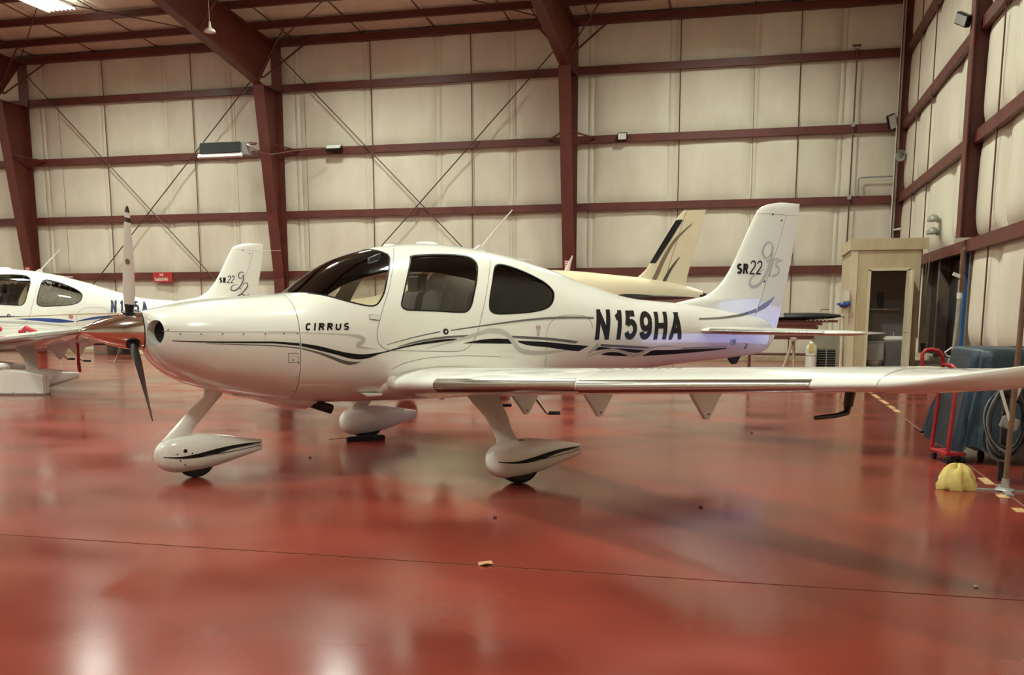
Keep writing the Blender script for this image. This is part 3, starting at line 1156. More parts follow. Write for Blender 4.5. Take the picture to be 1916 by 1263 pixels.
    # entry steps
    for sd in (1, -1):
        st = MB().tube([AP(3.94, sd * .44, .63), AP(3.98, sd * .45, .585), AP(4.10, sd * .46, .43), AP(4.13, sd * .465, .418)], .016, 10).build('entry_step', M_CHROME, root)
        MB().tube([AP(4.12, sd * .465, .418), AP(4.25, sd * .47, .412)], .018, 10).build('step_grip', M_RUBBER, st)
    # ---- tail
    zs = [1.22, 1.35, 1.44, 1.48, 1.50, 1.518, 1.54, 1.562, 1.59, 1.62, 1.66, 1.705, 1.77, 1.85, 1.94, 2.04, 2.15, 2.261, 2.37, 2.474, 2.542, 2.575, 2.60, 2.62, 2.635, 2.645]
    fn_ = fin_loft(FIN_LE, lambda z: max(FIN_LE(z) + .05, FIN_H(z) - .004 if z < 2.505 else FIN_TE(z)), [z for z in zs if z < 2.5] + [2.503], 18).build('fin', M_WHITE, root, smooth=50)
    fin_loft(FIN_LE, FIN_TE, [2.507, 2.542, 2.575, 2.60, 2.62, 2.635, 2.645], 18).build('fin_cap', M_WHITE, fn_, smooth=50)
    fin_loft(lambda z: FIN_H(z) + .004, FIN_TE, [1.02, 1.1, 1.2, 1.284, 1.5, 1.7, 1.9, 2.1, 2.3, 2.503], 10).build('rudder', M_WHITE, fn_, smooth=50)
    MB().tube([AP(7.86, 0, 2.515), AP(8.10, 0, 2.52), AP(8.31, 0, 2.527)], .003, 5).build('fin_whip', M_PALE, fn_)
    for (s, z) in ((7.453, 2.50), (7.60, 2.44), (7.36, 1.74)):
        MB().lathe([(0, .011), (.004, .011)], on_fin(s, z), (0, -1, 0), 10).build('fin_drain', M_BLACK, fn_)
    for sd in (1, -1):
        def sect(t, x0, x1, n=14):
            k = (t - .0) / 1.95
            le, te, c = 6.245 + .315 * k, 7.30 - .17 * k, 0
            c = te - le
            if t > 1.86:
                le += (t - 1.86) * 2.0
                c = te - le
            return [AP(le + x * c, sd * t, 1.188 + y * c) for x, y in foil(n, .09 if t < 1.9 else .06, x0, x1, 0)]
        sb = MB().loft([sect(t, 0, .62) for t in (0, .1, .5, 1.0, 1.5, 1.86, 1.93, 1.96)]).build('stabilizer', M_WHITE, root, smooth=30)
        MB().loft([sect(t, .635, 1.0, 8) for t in (.12, .5, 1.0, 1.5, 1.86, 1.93, 1.96)]).build('elevator', M_WHITE, sb, smooth=30)
        sec = []
        for t in frange(.30, 1.70, .2):
            k = t / 1.95
            le, te = 6.245 + .315 * k, 7.30 - .17 * k
            sec.append([AP(le + (x - .003) * (te - le), sd * t, 1.188 + sg * (naca(x, .09) + .003) * (te - le)) for x, sg in
                        [((abs(q) / 6) ** 2 * .05, 1 if q < 0 else -1) for q in range(-6, 7)]])
        MB().loft(sec, cap=False, closed=False).build('deicing_strip', M_TKS, sb, smooth=60)
    MB().prism([(6.86, .885), (7.06, .895), (6.99, .80), (6.94, .795)], lambda a, b, d: AP(a, d, b), -.02, .02).build('tail_skid', M_RUBBER, root)
    # ---- landing gear
    def leg(name, secs_, parent):
        out = []
        for (s, t, z, cs, ct) in secs_:
            out.append([AP(s + cs * math.cos(a), t + ct * math.sin(a), z) for a in [2 * PI * k / 20 for k in range(20)]])
        return MB().loft(out).build(name, M_WHITE, parent)
    ng = leg('nose_gear_leg', [(1.04, 0, .80, .085, .05), (1.025, 0, .70, .080, .05), (.90, 0, .57, .085, .048), (.78, 0, .44, .09, .045), (.715, 0, .36, .10, .05), (.70, 0, .33, .12, .06)], root)
    fm, gN = fairing(*FAIR_N)
    nf = fm.build('nose_wheel_fairing', M_WHITE, root, smooth=50)
    wheel('nose_wheel', .845, 0, .165, .12, root)
    for sd, FR in ((1, FAIR_L), (-1, FAIR_R)):
        leg('main_gear_leg', [(3.02, sd * 1.02, .80, .19, .06), (3.02, sd * 1.12, .72, .165, .055), (3.01, sd * 1.24, .63, .135, .045), (3.02, sd * 1.38, .53, .11, .038), (3.0, sd * 1.50, .44, .092, .034),
                              (2.99, sd * 1.60, .37, .098, .04), (2.99, sd * 1.63, .32, .12, .06)], root)
        fm, g_ = fairing(*FR)
        fm.build('main_wheel_fairing', M_WHITE, root, smooth=50)
        wheel('main_wheel', 3.075, sd * 1.65, .185, .15, root)
    for (s, z) in ((.745, .248), (.68, .225), (.80, .225), (.74, .128), (.70, .17)):
        p = fair_t(s, z, *FAIR_N, gN)
        MB().lathe([(0, .016 if s == .745 else .006), (.003, .016 if s == .745 else .006)], AP(s, p - .001, z), (0, -1, 0), 10).build('access_hole' if s == .745 else 'rivet', M_BLACK, nf)
    # ---- propeller
    sp = [(0, .002), (.01, .012), (.03, .026), (.07, .050), (.13, .080), (.20, .106), (.28, .130), (.36, .147), (.43, .156), (.468, .158)]
    spn = MB().lathe(sp, AP(0, 0, 1.243), (1, 0, 0), 48).build('spinner', M_CHROME, root, smooth=50)
    for k in range(3):
        an = math.radians(12 + 120 * k)
        rd = Vector((0, -math.sin(an), math.cos(an)))          # local frame: -y is port
        tg = Vector((0, math.cos(an), math.sin(an)))           # direction of rotation (top blade moves to starboard)
        fw = Vector((-1, 0, 0))
        hub = Vector(AP(.385, 0, 1.243))

        def bsec(r, grow=0.0):
            u = (r - .10) / .89
            ch_ = pchip([0, .08, .25, .55, .85, .95, 1.0], [.060, .072, .112, .118, .088, .066, .016])(u) + grow
            be = math.radians(pchip([0, .3, .6, 1.0], [62, 44, 30, 21])(u))
            th = pchip([0, .1, .3, 1.0], [.050, .040, .018, .006])(u) + grow
            cd = fw * math.sin(be) + tg * math.cos(be)
            nd = fw * math.cos(be) - tg * math.sin(be)
            return [hub + rd * r + cd * (ch_ / 2 * math.cos(2 * PI * j / 16)) + nd * (th / 2 * math.sin(2 * PI * j / 16)) for j in range(16)]
        bl = MB().loft([bsec(r) for r in (.10, .13, .17, .22, .30, .40, .52, .64, .76, .85, .91, .95, .975, .987)])
        me = bl.mesh('propeller_blade', smooth=50)
        me.materials.append(M_WHITE2)
        me.materials.append(M_PBLACK)
        for p in me.polygons:
            if p.normal.dot(fw * .8 - tg * .6) < -.05 or (p.center - hub).length < .24:
                p.material_index = 1
        bo = link('propeller_blade', me, None, root)
        for (ra, rb, mt) in ((.865, .90, M_PBLACK), (.94, .989, M_PBLACK)):
            MB().loft([bsec(r, .0016) for r in frange(ra, rb, .012)]).build('tip_band', mt, bo, smooth=50)
        if k == 0:
            q_ = bsec(.56)
            MB().lathe([(0, .022), (.003, .022)], hub + rd * .56 + (fw * math.cos(.58) - tg * math.sin(.58)) * .008, fw * math.cos(.58) - tg * math.sin(.58), 16).build('blade_badge', M_BROWN, bo)
        MB().lathe([(-.012, .055), (.006, .058)], hub + rd * .150, rd, 20).build('blade_boot', M_PBLACK, spn)
    # ---- cabin interior
    MB().b2((1.615 - 3, -.36, .74), (4.35 - 3, .36, .80)).build('cabin_floor', M_BEIGE, root)
    MB().prism([(1.86, 1.48), (2.12, 1.47), (2.16, 1.40), (2.06, .95), (1.86, .95)], lambda a, b, d: AP(a, d, b), -.53, .53).build('instrument_panel', M_LEATHER, root, bevel=.01)
    MB().prism([(4.30, .80), (4.33, 1.35), (4.36, 1.35), (4.33, .80)], lambda a, b, d: AP(a, d, b), -.42, .42).build('baggage_bulkhead', M_LEATHER, root)
    for sd in (1, -1):
        MB().b2((2.2 - 3, sd * .575 - .012, .95), (3.35 - 3, sd * .575 + .012, 1.33)).build('door_trim', M_BEIGE, root)
        for s in (2.86, 3.62):
            t0 = sd * .27
            se = MB()
            back = [(s, .98), (s + .10, .98), (s + .24, 1.50), (s + .27, 1.56), (s + .24, 1.60), (s + .17, 1.60), (s + .12, 1.54)]
            se.prism(back, lambda a, b, d: AP(a, d, b), t0 - .22, t0 + .22)
            so = se.build('seat', M_LEATHER, root, bevel=.025)
            MB().prism([(s + .17, 1.58), (s + .25, 1.58), (s + .28, 1.74), (s + .26, 1.77), (s + .21, 1.77), (s + .18, 1.74)], lambda a, b, d: AP(a, d, b), t0 - .13, t0 + .13).build('headrest', M_LEATHER, so, bevel=.02)
            MB().prism([(s - .42, .98), (s - .44, 1.06), (s - .38, 1.10), (s + .06, 1.06), (s + .06, .95)], lambda a, b, d: AP(a, d, b), t0 - .23, t0 + .23).build('seat_cushion', M_LEATHER, so, bevel=.02)
            MB().b2((s - .35 - 3, -t0 - .18, .80), (s + .05 - 3, -t0 + .18, .96)).build('seat_base', M_BEIGE, so)
    MB().prism([(2.30, 1.79), (2.34, 1.86), (2.44, 1.90), (2.44, 1.86)], lambda a, b, d: AP(a, d, b), .08, .36).build('sun_visor', M_LEATHER, root)
    MB().prism([(2.30, 1.79), (2.34, 1.86), (2.44, 1.90), (2.44, 1.86)], lambda a, b, d: AP(a, d, b), -.36, -.08).build('sun_visor', M_LEATHER, root)
    # ---- aerials and bumps on the roof
    an_ = MB().tube([AP(3.60, 0, 1.955), AP(3.64, 0, 2.01), AP(3.99, 0, 2.38)], [.016, .011, .005], 8).build('whip_antenna', M_PALE, root)
    MB().prism([(3.53, 1.97), (3.68, 1.955), (3.66, 2.02), (3.62, 2.03)], lambda a, b, d: AP(a, d, b), -.02, .02).build('antenna_foot', M_PALE, an_)
    MB().ellipsoid(AP(3.06, 0, 2.020), (.115, .075, .028), 20, 8).build('gps_antenna', M_WHITE, root)
    MB().ellipsoid(AP(2.66, .05, 1.988), (.065, .05, .020), 20, 8).build('roof_antenna', M_WHITE, root)
    MB().b2((4.00 - 3, -.14, 1.895), (4.14 - 3, .0, 1.905)).build('parachute_hatch', M_WHITE, root)
    MB().box(AP(3.98, .02, 1.912), (.13, .08, .012), M=Matrix.Rotation(.21, 3, 'Y')).build('roof_blister', M_WHITE, root)
    # ---- panel gaps, hatches, fasteners on the port side
    def gap(pts, w=.005, m=M_LINE, par=fus, nm='panel_line', sm=True):
        mb = MB()
        p = smooth_line(pts, 4) if sm else dens(pts, .05)
        L, Rr = ribbon(p, w)
        strip(mb, L, Rr, on_fus)
        return mb.build(nm, m, par, recalc=False)
    gap([(2.611, 1.955), (2.541, 1.853), (2.472, 1.717), (2.405, 1.571), (2.348, 1.456), (2.296, 1.327), (2.268, 1.242), (2.265, 1.171), (2.286, 1.12), (2.34, 1.08),
         (2.402, 1.067), (2.657, 1.057), (2.99, 1.045), (3.094, 1.057), (3.164, 1.098), (3.236, 1.202), (3.299, 1.383), (3.389, 1.611), (3.462, 1.767), (3.541, 1.881)], nm='door_gap')
    gap([(4.042, .873), (4.029, 1.117), (4.04, 1.228), (4.086, 1.292), (4.189, 1.347), (4.347, 1.364), (4.529, 1.354), (4.615, 1.304), (4.643, 1.237)], nm='hatch_gap')
    gap([(2.40, .90), (2.52, .955), (2.75, .995), (3.1, 1.005), (3.5, .985)], .004, nm='wing_root_line')
    gap([(1.50, .985), (1.50, 1.06), (1.58, 1.06), (1.58, .985), (1.50, .985)], .004, par=cow, sm=False, nm='oil_door_gap')
    gap([(.56, 1.245), (.80, 1.24), (1.1, 1.236), (1.35, 1.236), (1.58, 1.236)], .003, par=cow, nm='cowl_split')
    for (s, z) in ((.60, 1.258), (.68, 1.225), (.83, 1.223), (.99, 1.222), (1.15, 1.221), (1.32, 1.22), (1.47, 1.22), (1.58, 1.222), (1.585, 1.10), (1.585, .98), (1.575, .86), (1.572, .74), (1.54, 1.005)):
        MB().lathe([(0, .0065), (.003, .0065)], on_fus(s, z, .0005), (0, -1, 0), 8).build('cowl_screw', M_DGREY, cow)
    dh = MB()
    L, Rr = ribbon([(2.21, 1.352), (2.27, 1.350), (2.29, 1.345)], [.03, .04, .03])
    strip(dh, L, Rr, lambda a, b: on_fus(a, b, .003))
    dh.build('door_handle', M_WHITE2, fus, recalc=False)
    gap([(2.288, 1.367), (2.205, 1.370), (2.21, 1.335), (2.288, 1.322)], .006, M_DGREY, sm=False, nm='handle_gap')
    MB().lathe([(-.01, .026), (.005, .026), (.006, .012), (.003, .012)], on_fus(2.914, 1.222, .001), (0, -1, 0), 18).build('door_lock', M_BLACK, fus)
    MB().lathe([(0, .010), (.004, .010)], on_fus(2.914, 1.222, .005), (0, -1, 0), 12).build('lock_core', M_LETTER, fus)
    MB().prism([(2.21, .668), (2.35, .668), (2.36, .692), (2.15, .702)], lambda a, b, d: AP(a, d, b), .40, .535).build('belly_scoop', M_WHITE, fus, bevel=.006)
    for (s, z, w, h_, m) in ((6.835, 1.052, .085, .06, M_DGREY), (6.80, 1.055, .03, .05, M_LGREY)):
        mb = MB()
        strip(mb, dens([(s - w / 2, z + h_ / 2), (s + w / 2, z + h_ / 2)]), dens([(s - w / 2, z - h_ / 2), (s + w / 2, z - h_ / 2)]), lambda a, b: on_fus(a, b, .004 if m is M_LGREY else .003))
        mb.build('static_port_plate', m, fus, recalc=False)
    gap([(7.08, 1.03), (7.065, .99), (7.045, .97)], .016, M_BLACK, nm='tail_vent')
    for k in range(9):
        s = 7.05 + k * .045
        MB().lathe([(0, .004), (.002, .004)], on_tail(s, 1.095 - .012 * k), (0, -1, 0), 6).build('tail_screw', M_DGREY, fus)
    return root


def sub(root, name):
    return [c for c in root.children if c.name.split('.')[0] == name][0]

# ------------------------------------------------------------------ place the airplanes
plane = make_airplane()
plane2 = copy_tree(plane)
tag(plane, 'white four-seat low-wing propeller airplane with black N159HA lettering, filling the hangar', 'airplane', 'low-wing airplanes')
plane.location = (-3.0786, 8.8589, 0)
plane.rotation_euler = (0, 0, .77744)
tag(plane2, 'white low-wing airplane with blue and gold stripes parked at the left edge', 'airplane', 'low-wing airplanes')
plane2.location = (-13.737, 15.730, 0)
plane2.rotation_euler = (0, 0, .9438)
plane2.scale = (1.08,) * 3

fus, cow, finp = sub(plane, 'fuselage'), sub(plane, 'cowling'), sub(plane, 'fin')


def put_band(name, top, bot, m, par, fn=on_fus, n=40):
    return band(top, bot, fn, n).build(name, m, par, recalc=False)


def put_poly(name, poly, m, par, fn=on_fus, sm=0):
    mb = MB()
    mb.v = [fn(a, b) for a, b in poly]
    mb.f = [tuple(range(len(poly)))]
    return mb.build(name, m, par, recalc=False)


def put_rib(name, pts, w, m, par, fn=on_fus, sm=6):
    p = smooth_line(pts, sm)
    if isinstance(w, (list, tuple)):
        ww = []
        for i in range(len(pts) - 1):
            ww += [w[i] + (w[i + 1] - w[i]) * k / sm for k in range(sm)]
        w = ww + [w[-1]]
    mb = MB()
    L, Rr = ribbon(p, w)
    strip(mb, L, Rr, fn)
    return mb.build(name, m, par, recalc=False)


lift = lambda e: (lambda a, b: on_fus(a, b, e))
# black swoosh (cowling part, then fuselage part)
put_band('black_stripe', [(.623, 1.174), (.865, 1.165), (1.22, 1.160), (1.40, 1.157), (1.594, 1.141)], [(.623, 1.168), (.865, 1.156), (1.22, 1.146), (1.40, 1.141), (1.594, 1.119)], M_BLACK, cow)
put_band('black_stripe', [(1.608, 1.140), (1.748, 1.117), (1.89, 1.08), (2.007, 1.054), (2.126, 1.04), (2.217, 1.045), (2.34, 1.062), (2.434, 1.086), (2.576, 1.115), (2.739, 1.142), (2.905, 1.157), (3.025, 1.16)],
         [(1.608, 1.117), (1.747, 1.082), (1.89, 1.045), (2.007, 1.011), (2.097, .999), (2.187, 1.007), (2.278, 1.037), (2.371, 1.058), (2.497, 1.085), (2.657, 1.11), (2.821, 1.126), (2.973, 1.143), (3.024, 1.148)], M_BLACK, fus, n=60)
put_band('grey_stripe', [(.865, 1.150), (1.219, 1.136), (1.40, 1.127), (1.594, 1.105)], [(.865, 1.147), (1.219, 1.129), (1.40, 1.119), (1.594, 1.096)], M_DGREY, cow)
put_band('grey_stripe', [(1.608, 1.103), (1.747, 1.068), (1.861, 1.031), (1.978, .99), (2.068, .977), (2.128, .980)], [(1.608, 1.093), (1.747, 1.052), (1.862, 1.007), (1.965, .965), (2.039, .953), (2.128, .979)], M_DGREY, fus)
put_band('black_stripe', [(3.094, 1.117), (3.199, 1.135), (3.307, 1.148), (3.436, 1.154), (3.569, 1.147), (3.617, 1.135)], [(3.094, 1.115), (3.2, 1.114), (3.3, 1.111), (3.45, 1.107), (3.56, 1.104), (3.64, 1.102)], M_BLACK, fus)
put_band('black_stripe', [(3.675, 1.131), (4.011, 1.112), (4.20, 1.095), (4.35, 1.080), (4.587, 1.061)], [(3.705, 1.109), (3.826, 1.081), (4.013, 1.064), (4.20, 1.040), (4.316, 1.026), (4.454, 1.012)], M_BLACK, fus)
put_band('grey_stripe', [(2.449, 1.099), (2.577, 1.134), (2.739, 1.164), (2.906, 1.181), (3.077, 1.189), (3.227, 1.19)], [(2.451, 1.096), (2.576, 1.12), (2.739, 1.147), (2.905, 1.162), (3.077, 1.17), (3.2, 1.173)], M_DGREY, fus)
put_band('grey_stripe', [(3.607, 1.177), (3.927, 1.161), (4.12, 1.146), (4.25, 1.134), (4.45, 1.108)], [(3.627, 1.155), (3.927, 1.136), (4.12, 1.120), (4.25, 1.106), (4.401, 1.088)], M_DGREY, fus)
put_band('grey_stripe', [(4.75, 1.077), (5.117, 1.054), (5.504, 1.03)], [(4.752, 1.053), (5.096, 1.031), (5.418, 1.011)], M_DGREY, fus)
put_rib('grey_line', [(2.348, 1.115), (2.498, 1.153), (2.658, 1.187), (2.86, 1.222)], [.004, .007, .009, .010], M_DGREY, fus)
put_rib('grey_line', [(2.965, 1.232), (3.256, 1.266), (3.534, 1.295), (3.83, 1.322), (4.103, 1.336), (4.40, 1.340), (4.667, 1.334)], [.010, .013, .016, .018, .020, .020, .018], M_DGREY, fus, lift(.0026))
put_rib('silver_ribbon', [(2.714, 1.076), (2.905, 1.117), (3.076, 1.155), (3.236, 1.195), (3.363, 1.224), (3.493, 1.215), (3.569, 1.180), (3.627, 1.125), (3.676, 1.068), (3.748, 1.030), (3.892, 1.010), (4.102, 1.012), (4.293, 1.025)],
        [.004, .014, .024, .034, .042, .048, .046, .044, .046, .044, .036, .024, .004], M_LGREY, fus, lift(.0034))
put_rib('silver_ribbon', [(1.337, 1.226), (1.50, 1.227), (1.594, 1.227)], [.003, .004, .005], M_LGREY, cow)
put_rib('silver_ribbon', [(1.612, 1.227), (1.823, 1.218), (2.011, 1.205), (2.099, 1.191), (2.143, 1.169), (2.128, 1.144), (2.090, 1.124), (2.097, 1.104), (2.172, 1.091), (2.263, 1.08)],
        [.005, .008, .014, .022, .030, .032, .030, .024, .014, .004], M_LGREY, fus)
put_rib('silver_ribbon', [(4.59, .992), (4.655, 1.025), (4.723, 1.072)], [.020, .040, .044], M_LGREY, fus, lift(.0040))
put_rib('silver_ribbon', [(4.56, .955), (4.62, .962), (4.678, .978), (4.764, .994), (4.91, 1.015), (5.071, .994), (5.207, .962), (5.261, .945), (5.392, .979), (5.51, 1.018), (5.638, 1.032), (5.805, 1.028), (5.961, 1.012)],
        [.006, .012, .014, .016, .020, .020, .024, .026, .022, .018, .014, .010, .004], M_LGREY, fus, lift(.0036))
put_poly('black_stripe', [(4.640, 1.008), (4.735, 1.048), (4.938, 1.032), (4.818, 1.022)], M_BLACK, fus, lift(.003))
put_band('black_stripe', [(4.938, 1.032), (5.18, 1.016), (5.418, .998)], [(4.940, 1.030), (5.067, 1.005), (5.2, .980), (5.314, .973), (5.416, .996)], M_BLACK, fus, lift(.003))
put_band('black_stripe', [(4.769, .973), (4.885, .992), (5.026, .983), (5.19, .943)], [(4.770, .970), (4.88, .957), (4.974, .951), (5.188, .941)], M_BLACK, fus, lift(.003))
put_band('black_stripe', [(5.40, .942), (5.47, .968), (5.55, .994), (5.851, .989), (6.30, .990), (6.736, .989)], [(5.40, .937), (5.58, .937), (5.787, .940), (6.207, .952), (6.50, .965), (6.735, .978)], M_BLACK, fus, lift(.003))
put_band('grey_stripe', [(5.988, 1.009), (6.359, 1.007), (6.733, 1.007)], [(5.991, .999), (6.361, 1.0), (6.735, 1.002)], M_DGREY, fus, lift(.003))
# tail stripe crossing from fuselage to rudder
put_band('tail_stripe', [(6.257, 1.326), (6.578, 1.334), (6.96, 1.367), (7.10, 1.392), (7.22, 1.422), (7.25, 1.432)], [(6.257, 1.310), (6.579, 1.313), (6.961, 1.340), (7.10, 1.358), (7.222, 1.380), (7.262, 1.388)], M_DGREY, finp, on_tail)
put_band('tail_stripe', [(7.268, 1.440), (7.377, 1.49), (7.46, 1.525), (7.549, 1.571)], [(7.272, 1.391), (7.407, 1.436), (7.48, 1.485), (7.549, 1.567)], M_DGREY, finp, on_fin)

# registration, sized and slanted as painted
for ch, s0 in (('N', 4.668), ('1', 4.912), ('5', 5.075), ('9', 5.298), ('H', 5.525), ('A', 5.762)):
    z0 = 1.117 - .0168 * (s0 - 4.668)
    mb, w = letter(ch, lift(.0030), s0, z0, .302 - .010 * (s0 - 4.668), .060, dict(N=.98, A=.96, H=1.0).get(ch, .96) * (1 + .02 * (s0 - 4.668)), .19)
    mb.build('registration_letter', M_BLACK, fus, recalc=False)
x = 1.648
for ch in 'CIRRUS':
    mb, w = letter(ch, lift(.003), x, 1.243, .062, .0140, 1.30, .20)
    mb.build('name_letter', M_BLACK, fus, recalc=False)
    x += w + (.022 if ch != 'I' else .024)
# fin lettering
x = 6.925
for ch in 'SR':
    mb, w = letter(ch, on_fin, x, 1.818, .118, .027, .98, .10)
    mb.build('fin_letter', M_BLACK, finp, recalc=False)
    x += w + .012
x = 7.105
for ch in '22':
    mb, w = letter(ch, on_fin, x, 1.815, .160, .018, .98, .14)
    mb.build('fin_letter', M_BLACK, finp, recalc=False)
    x += w + .010
fin_lift = lambda a, b: (on_fin(a, b)[0], on_fin(a, b)[1] + .001, b)
M_PGREY = mat('pale_script_grey', (.43, .42, .40), .35, coat=.3, var=.04)
put_rib('script_letter', [(7.47, 2.15), (7.418, 2.185), (7.345, 2.15), (7.312, 2.076), (7.345, 2.012), (7.405, 2.012), (7.455, 2.062), (7.475, 2.139), (7.455, 1.985), (7.385, 1.829), (7.284, 1.712), (7.18, 1.676), (7.124, 1.70), (7.138, 1.767), (7.225, 1.826), (7.355, 1.886)],
        [.012, .020, .028, .030, .028, .022, .020, .024, .034, .040, .040, .040, .036, .028, .020, .008], M_PGREY, finp, fin_lift)
put_rib('script_letter', [(7.377, 1.963), (7.48, 1.992), (7.591, 2.001)], .026, M_PGREY, finp, fin_lift)
put_rib('script_letter', [(7.500, 1.985), (7.462, 1.89), (7.434, 1.791)], .026, M_PGREY, finp, fin_lift)
put_rib('script_letter', [(7.647, 1.989), (7.575, 1.972), (7.545, 1.93), (7.600, 1.892), (7.585, 1.833), (7.485, 1.798)], .026, M_PGREY, finp, fin_lift)
put_rib('fin_seam', [(7.19, 2.505), (7.45, 2.505), (7.86, 2.505)], .004, M_LINE, finp, on_fin)
put_rib('placard', [(3.90, 1.252), (3.96, 1.252)], .03, mat('pale_red_print', (.55, .36, .30), .5, var=.1), fus)
put_rib('placard', [(3.93, 1.235), (3.928, 1.17)], [.05, .03], M_LGREY, fus, lift(.0045))
# swooshes on the wheel fairings
for FR, par, k in ((FAIR_N, sub(plane, 'nose_wheel_fairing'), 0), (FAIR_L, sub(plane, 'main_wheel_fairing'), 1)):
    g = pchip([p[0] for p in FPROF], [p[1] for p in FPROF])
    fn = lambda a, b, FR=FR, g=g: AP(a, fair_t(a, b, *FR, g), b)
    s0 = FR[0]
    put_band('black_stripe', [(s0 + .06, .206), (s0 + .20, .201), (s0 + .34, .219), (s0 + .50, .247), (s0 + .68, .265), (s0 + .90, .270)],
             [(s0 + .06, .201), (s0 + .20, .184), (s0 + .34, .184), (s0 + .50, .204), (s0 + .68, .238), (s0 + .90, .262)], M_BLACK, par, fn)
    put_rib('grey_line', [(s0 + .38, .196), (s0 + .56, .205), (s0 + .74, .222), (s0 + .90, .240)], [.003, .008, .007, .006], M_DGREY, par, fn)
    put_rib('grey_line', [(s0 + .52, .216), (s0 + .70, .240), (s0 + .89, .253)], [.002, .007, .004], M_DGREY, par, fn)

# ---- livery of the second airplane
f2, c2, n2 = sub(plane2, 'fuselage'), sub(plane2, 'cowling'), sub(plane2, 'fin')
put_rib('gold_line', [(1.62, 1.17), (2.6, 1.185), (3.4, 1.215), (4.2, 1.245), (5.0, 1.25)], .014, M_GOLD, f2)
put_band('blue_stripe', [(1.62, 1.20), (2.3, 1.212), (2.9, 1.215), (3.15, 1.205)], [(1.62, 1.185), (2.3, 1.19), (2.9, 1.195), (3.15, 1.203)], M_BLUE, f2)
put_band('blue_stripe', [(3.0, 1.165), (3.35, 1.178), (3.7, 1.165), (3.98, 1.12)], [(3.0, 1.163), (3.35, 1.13), (3.7, 1.095), (3.98, 1.105)], M_BLUE, f2)
put_band('blue_stripe', [(4.02, 1.12), (4.3, 1.185), (4.7, 1.222), (5.3, 1.225), (6.2, 1.20)], [(4.02, 1.11), (4.3, 1.145), (4.7, 1.185), (5.3, 1.20), (6.2, 1.195)], M_BLUE, f2)
put_rib('silver_ribbon', [(2.3, 1.12), (2.9, 1.11), (3.4, 1.085), (3.9, 1.03)], [.01, .04, .05, .01], M_LGREY, f2)
MB().lathe([(0, .04), (.004, .04)], on_fus(3.93, 1.20, .002), (0, -1, 0), 16).build('round_badge', mat('pale_red_badge', (.50, .20, .15), .5, var=.1), f2)
s0 = 4.66
for ch in 'N185A':
    mb, w = letter(ch, lift(.003), s0, 1.27 - .012 * (s0 - 4.6), .22, .040, .66, .20)
    mb.build('registration_letter', M_NAVY, f2, recalc=False)
    s0 += w + .052
x = 6.93
for ch in 'SR':
    mb, w = letter(ch, on_fin, x, 1.85, .105, .026, .72, .10)
    mb.build('fin_letter', M_BLACK, n2, recalc=False)
    x += w + .016
for ch in '22':
    mb, w = letter(ch, on_fin, x, 1.845, .150, .016, .80, .25)
    mb.build('fin_letter', M_BLACK, n2, recalc=False)
    x += w + .004
put_rib('script_letter', [(7.46, 2.04), (7.42, 2.07), (7.36, 2.05), (7.335, 1.99), (7.36, 1.945), (7.41, 1.955), (7.45, 2.02), (7.43, 1.90), (7.34, 1.76), (7.23, 1.70), (7.16, 1.72), (7.19, 1.79), (7.30, 1.83)],
        [.010, .016, .022, .024, .020, .016, .018, .026, .030, .030, .028, .020, .008], M_DGREY, n2, fin_lift)
put_rib('script_letter', [(7.42, 1.83), (7.50, 1.86), (7.53, 1.80), (7.47, 1.72), (7.36, 1.62), (7.30, 1.60), (7.40, 1.63), (7.48, 1.595), (7.56, 1.63)],
        [.010, .020, .028, .030, .024, .018, .024, .026, .010], M_DGREY, n2, fin_lift)
# silver sun shade inside the quarter window of the second airplane
sh2 = MB()
cen = (3.78, 1.58)
rings_ = [[(cen[0] + (a - cen[0]) * k, cen[1] + (b - cen[1]) * k) for a, b in P_QUART] for k in (1.0, .8, .6, .4, .2, .03)]
sh2.loft([[AP(a, FUS(a, b) - .012 + random.uniform(-.003, 0), b) for a, b in rg] for rg in rings_])
sh2.build('window_shade', M_FOIL, plane2)
for c_ in plane2.children:
    if c_.name.startswith('quarter_window'):
        c_.material_slots[0].link = 'OBJECT'
        c_.material_slots[0].material = M_GLASS

# things around the second airplane: ribbon, wheel skirt
CA2, SA2 = math.cos(.9438), math.sin(.9438)


def P2(s, t, z):
    a = ((s - 3) * 1.08, -t * 1.08)
    return (-13.737 + a[0] * CA2 - a[1] * SA2, 15.730 + a[0] * SA2 + a[1] * CA2, z * 1.08)

rb = thing('warning_ribbon', 'red warning ribbon hanging below the wing of the left airplane', 'ribbon', P2(3.45, 2.5, .38))
pt = [Vector(P2(3.45, 2.5, z)) - Vector(P2(3.45, 2.5, .38)) for z in (.80, .68, .56, .45, .34)]
pr = MB()
for sgn, k in ((-1, 0), (1, 0)):
    pass
pr.loft([[(p.x - .032, p.y + .012 * math.sin(i * 1.7), p.z), (p.x + .032, p.y - .012 * math.sin(i), p.z), (p.x + .032, p.y - .012 * math.sin(i) + .004, p.z), (p.x - .032, p.y + .012 * math.sin(i * 1.7) + .004, p.z)] for i, p in enumerate(pt)])
pr.build('ribbon_strip', M_REDTAG, rb)
MB().lathe([(0, .012), (.05, .012)], pt[0] + Vector((0, 0, .0)), (0, 0, 1), 8).build('ribbon_clip', M_GALV, rb)

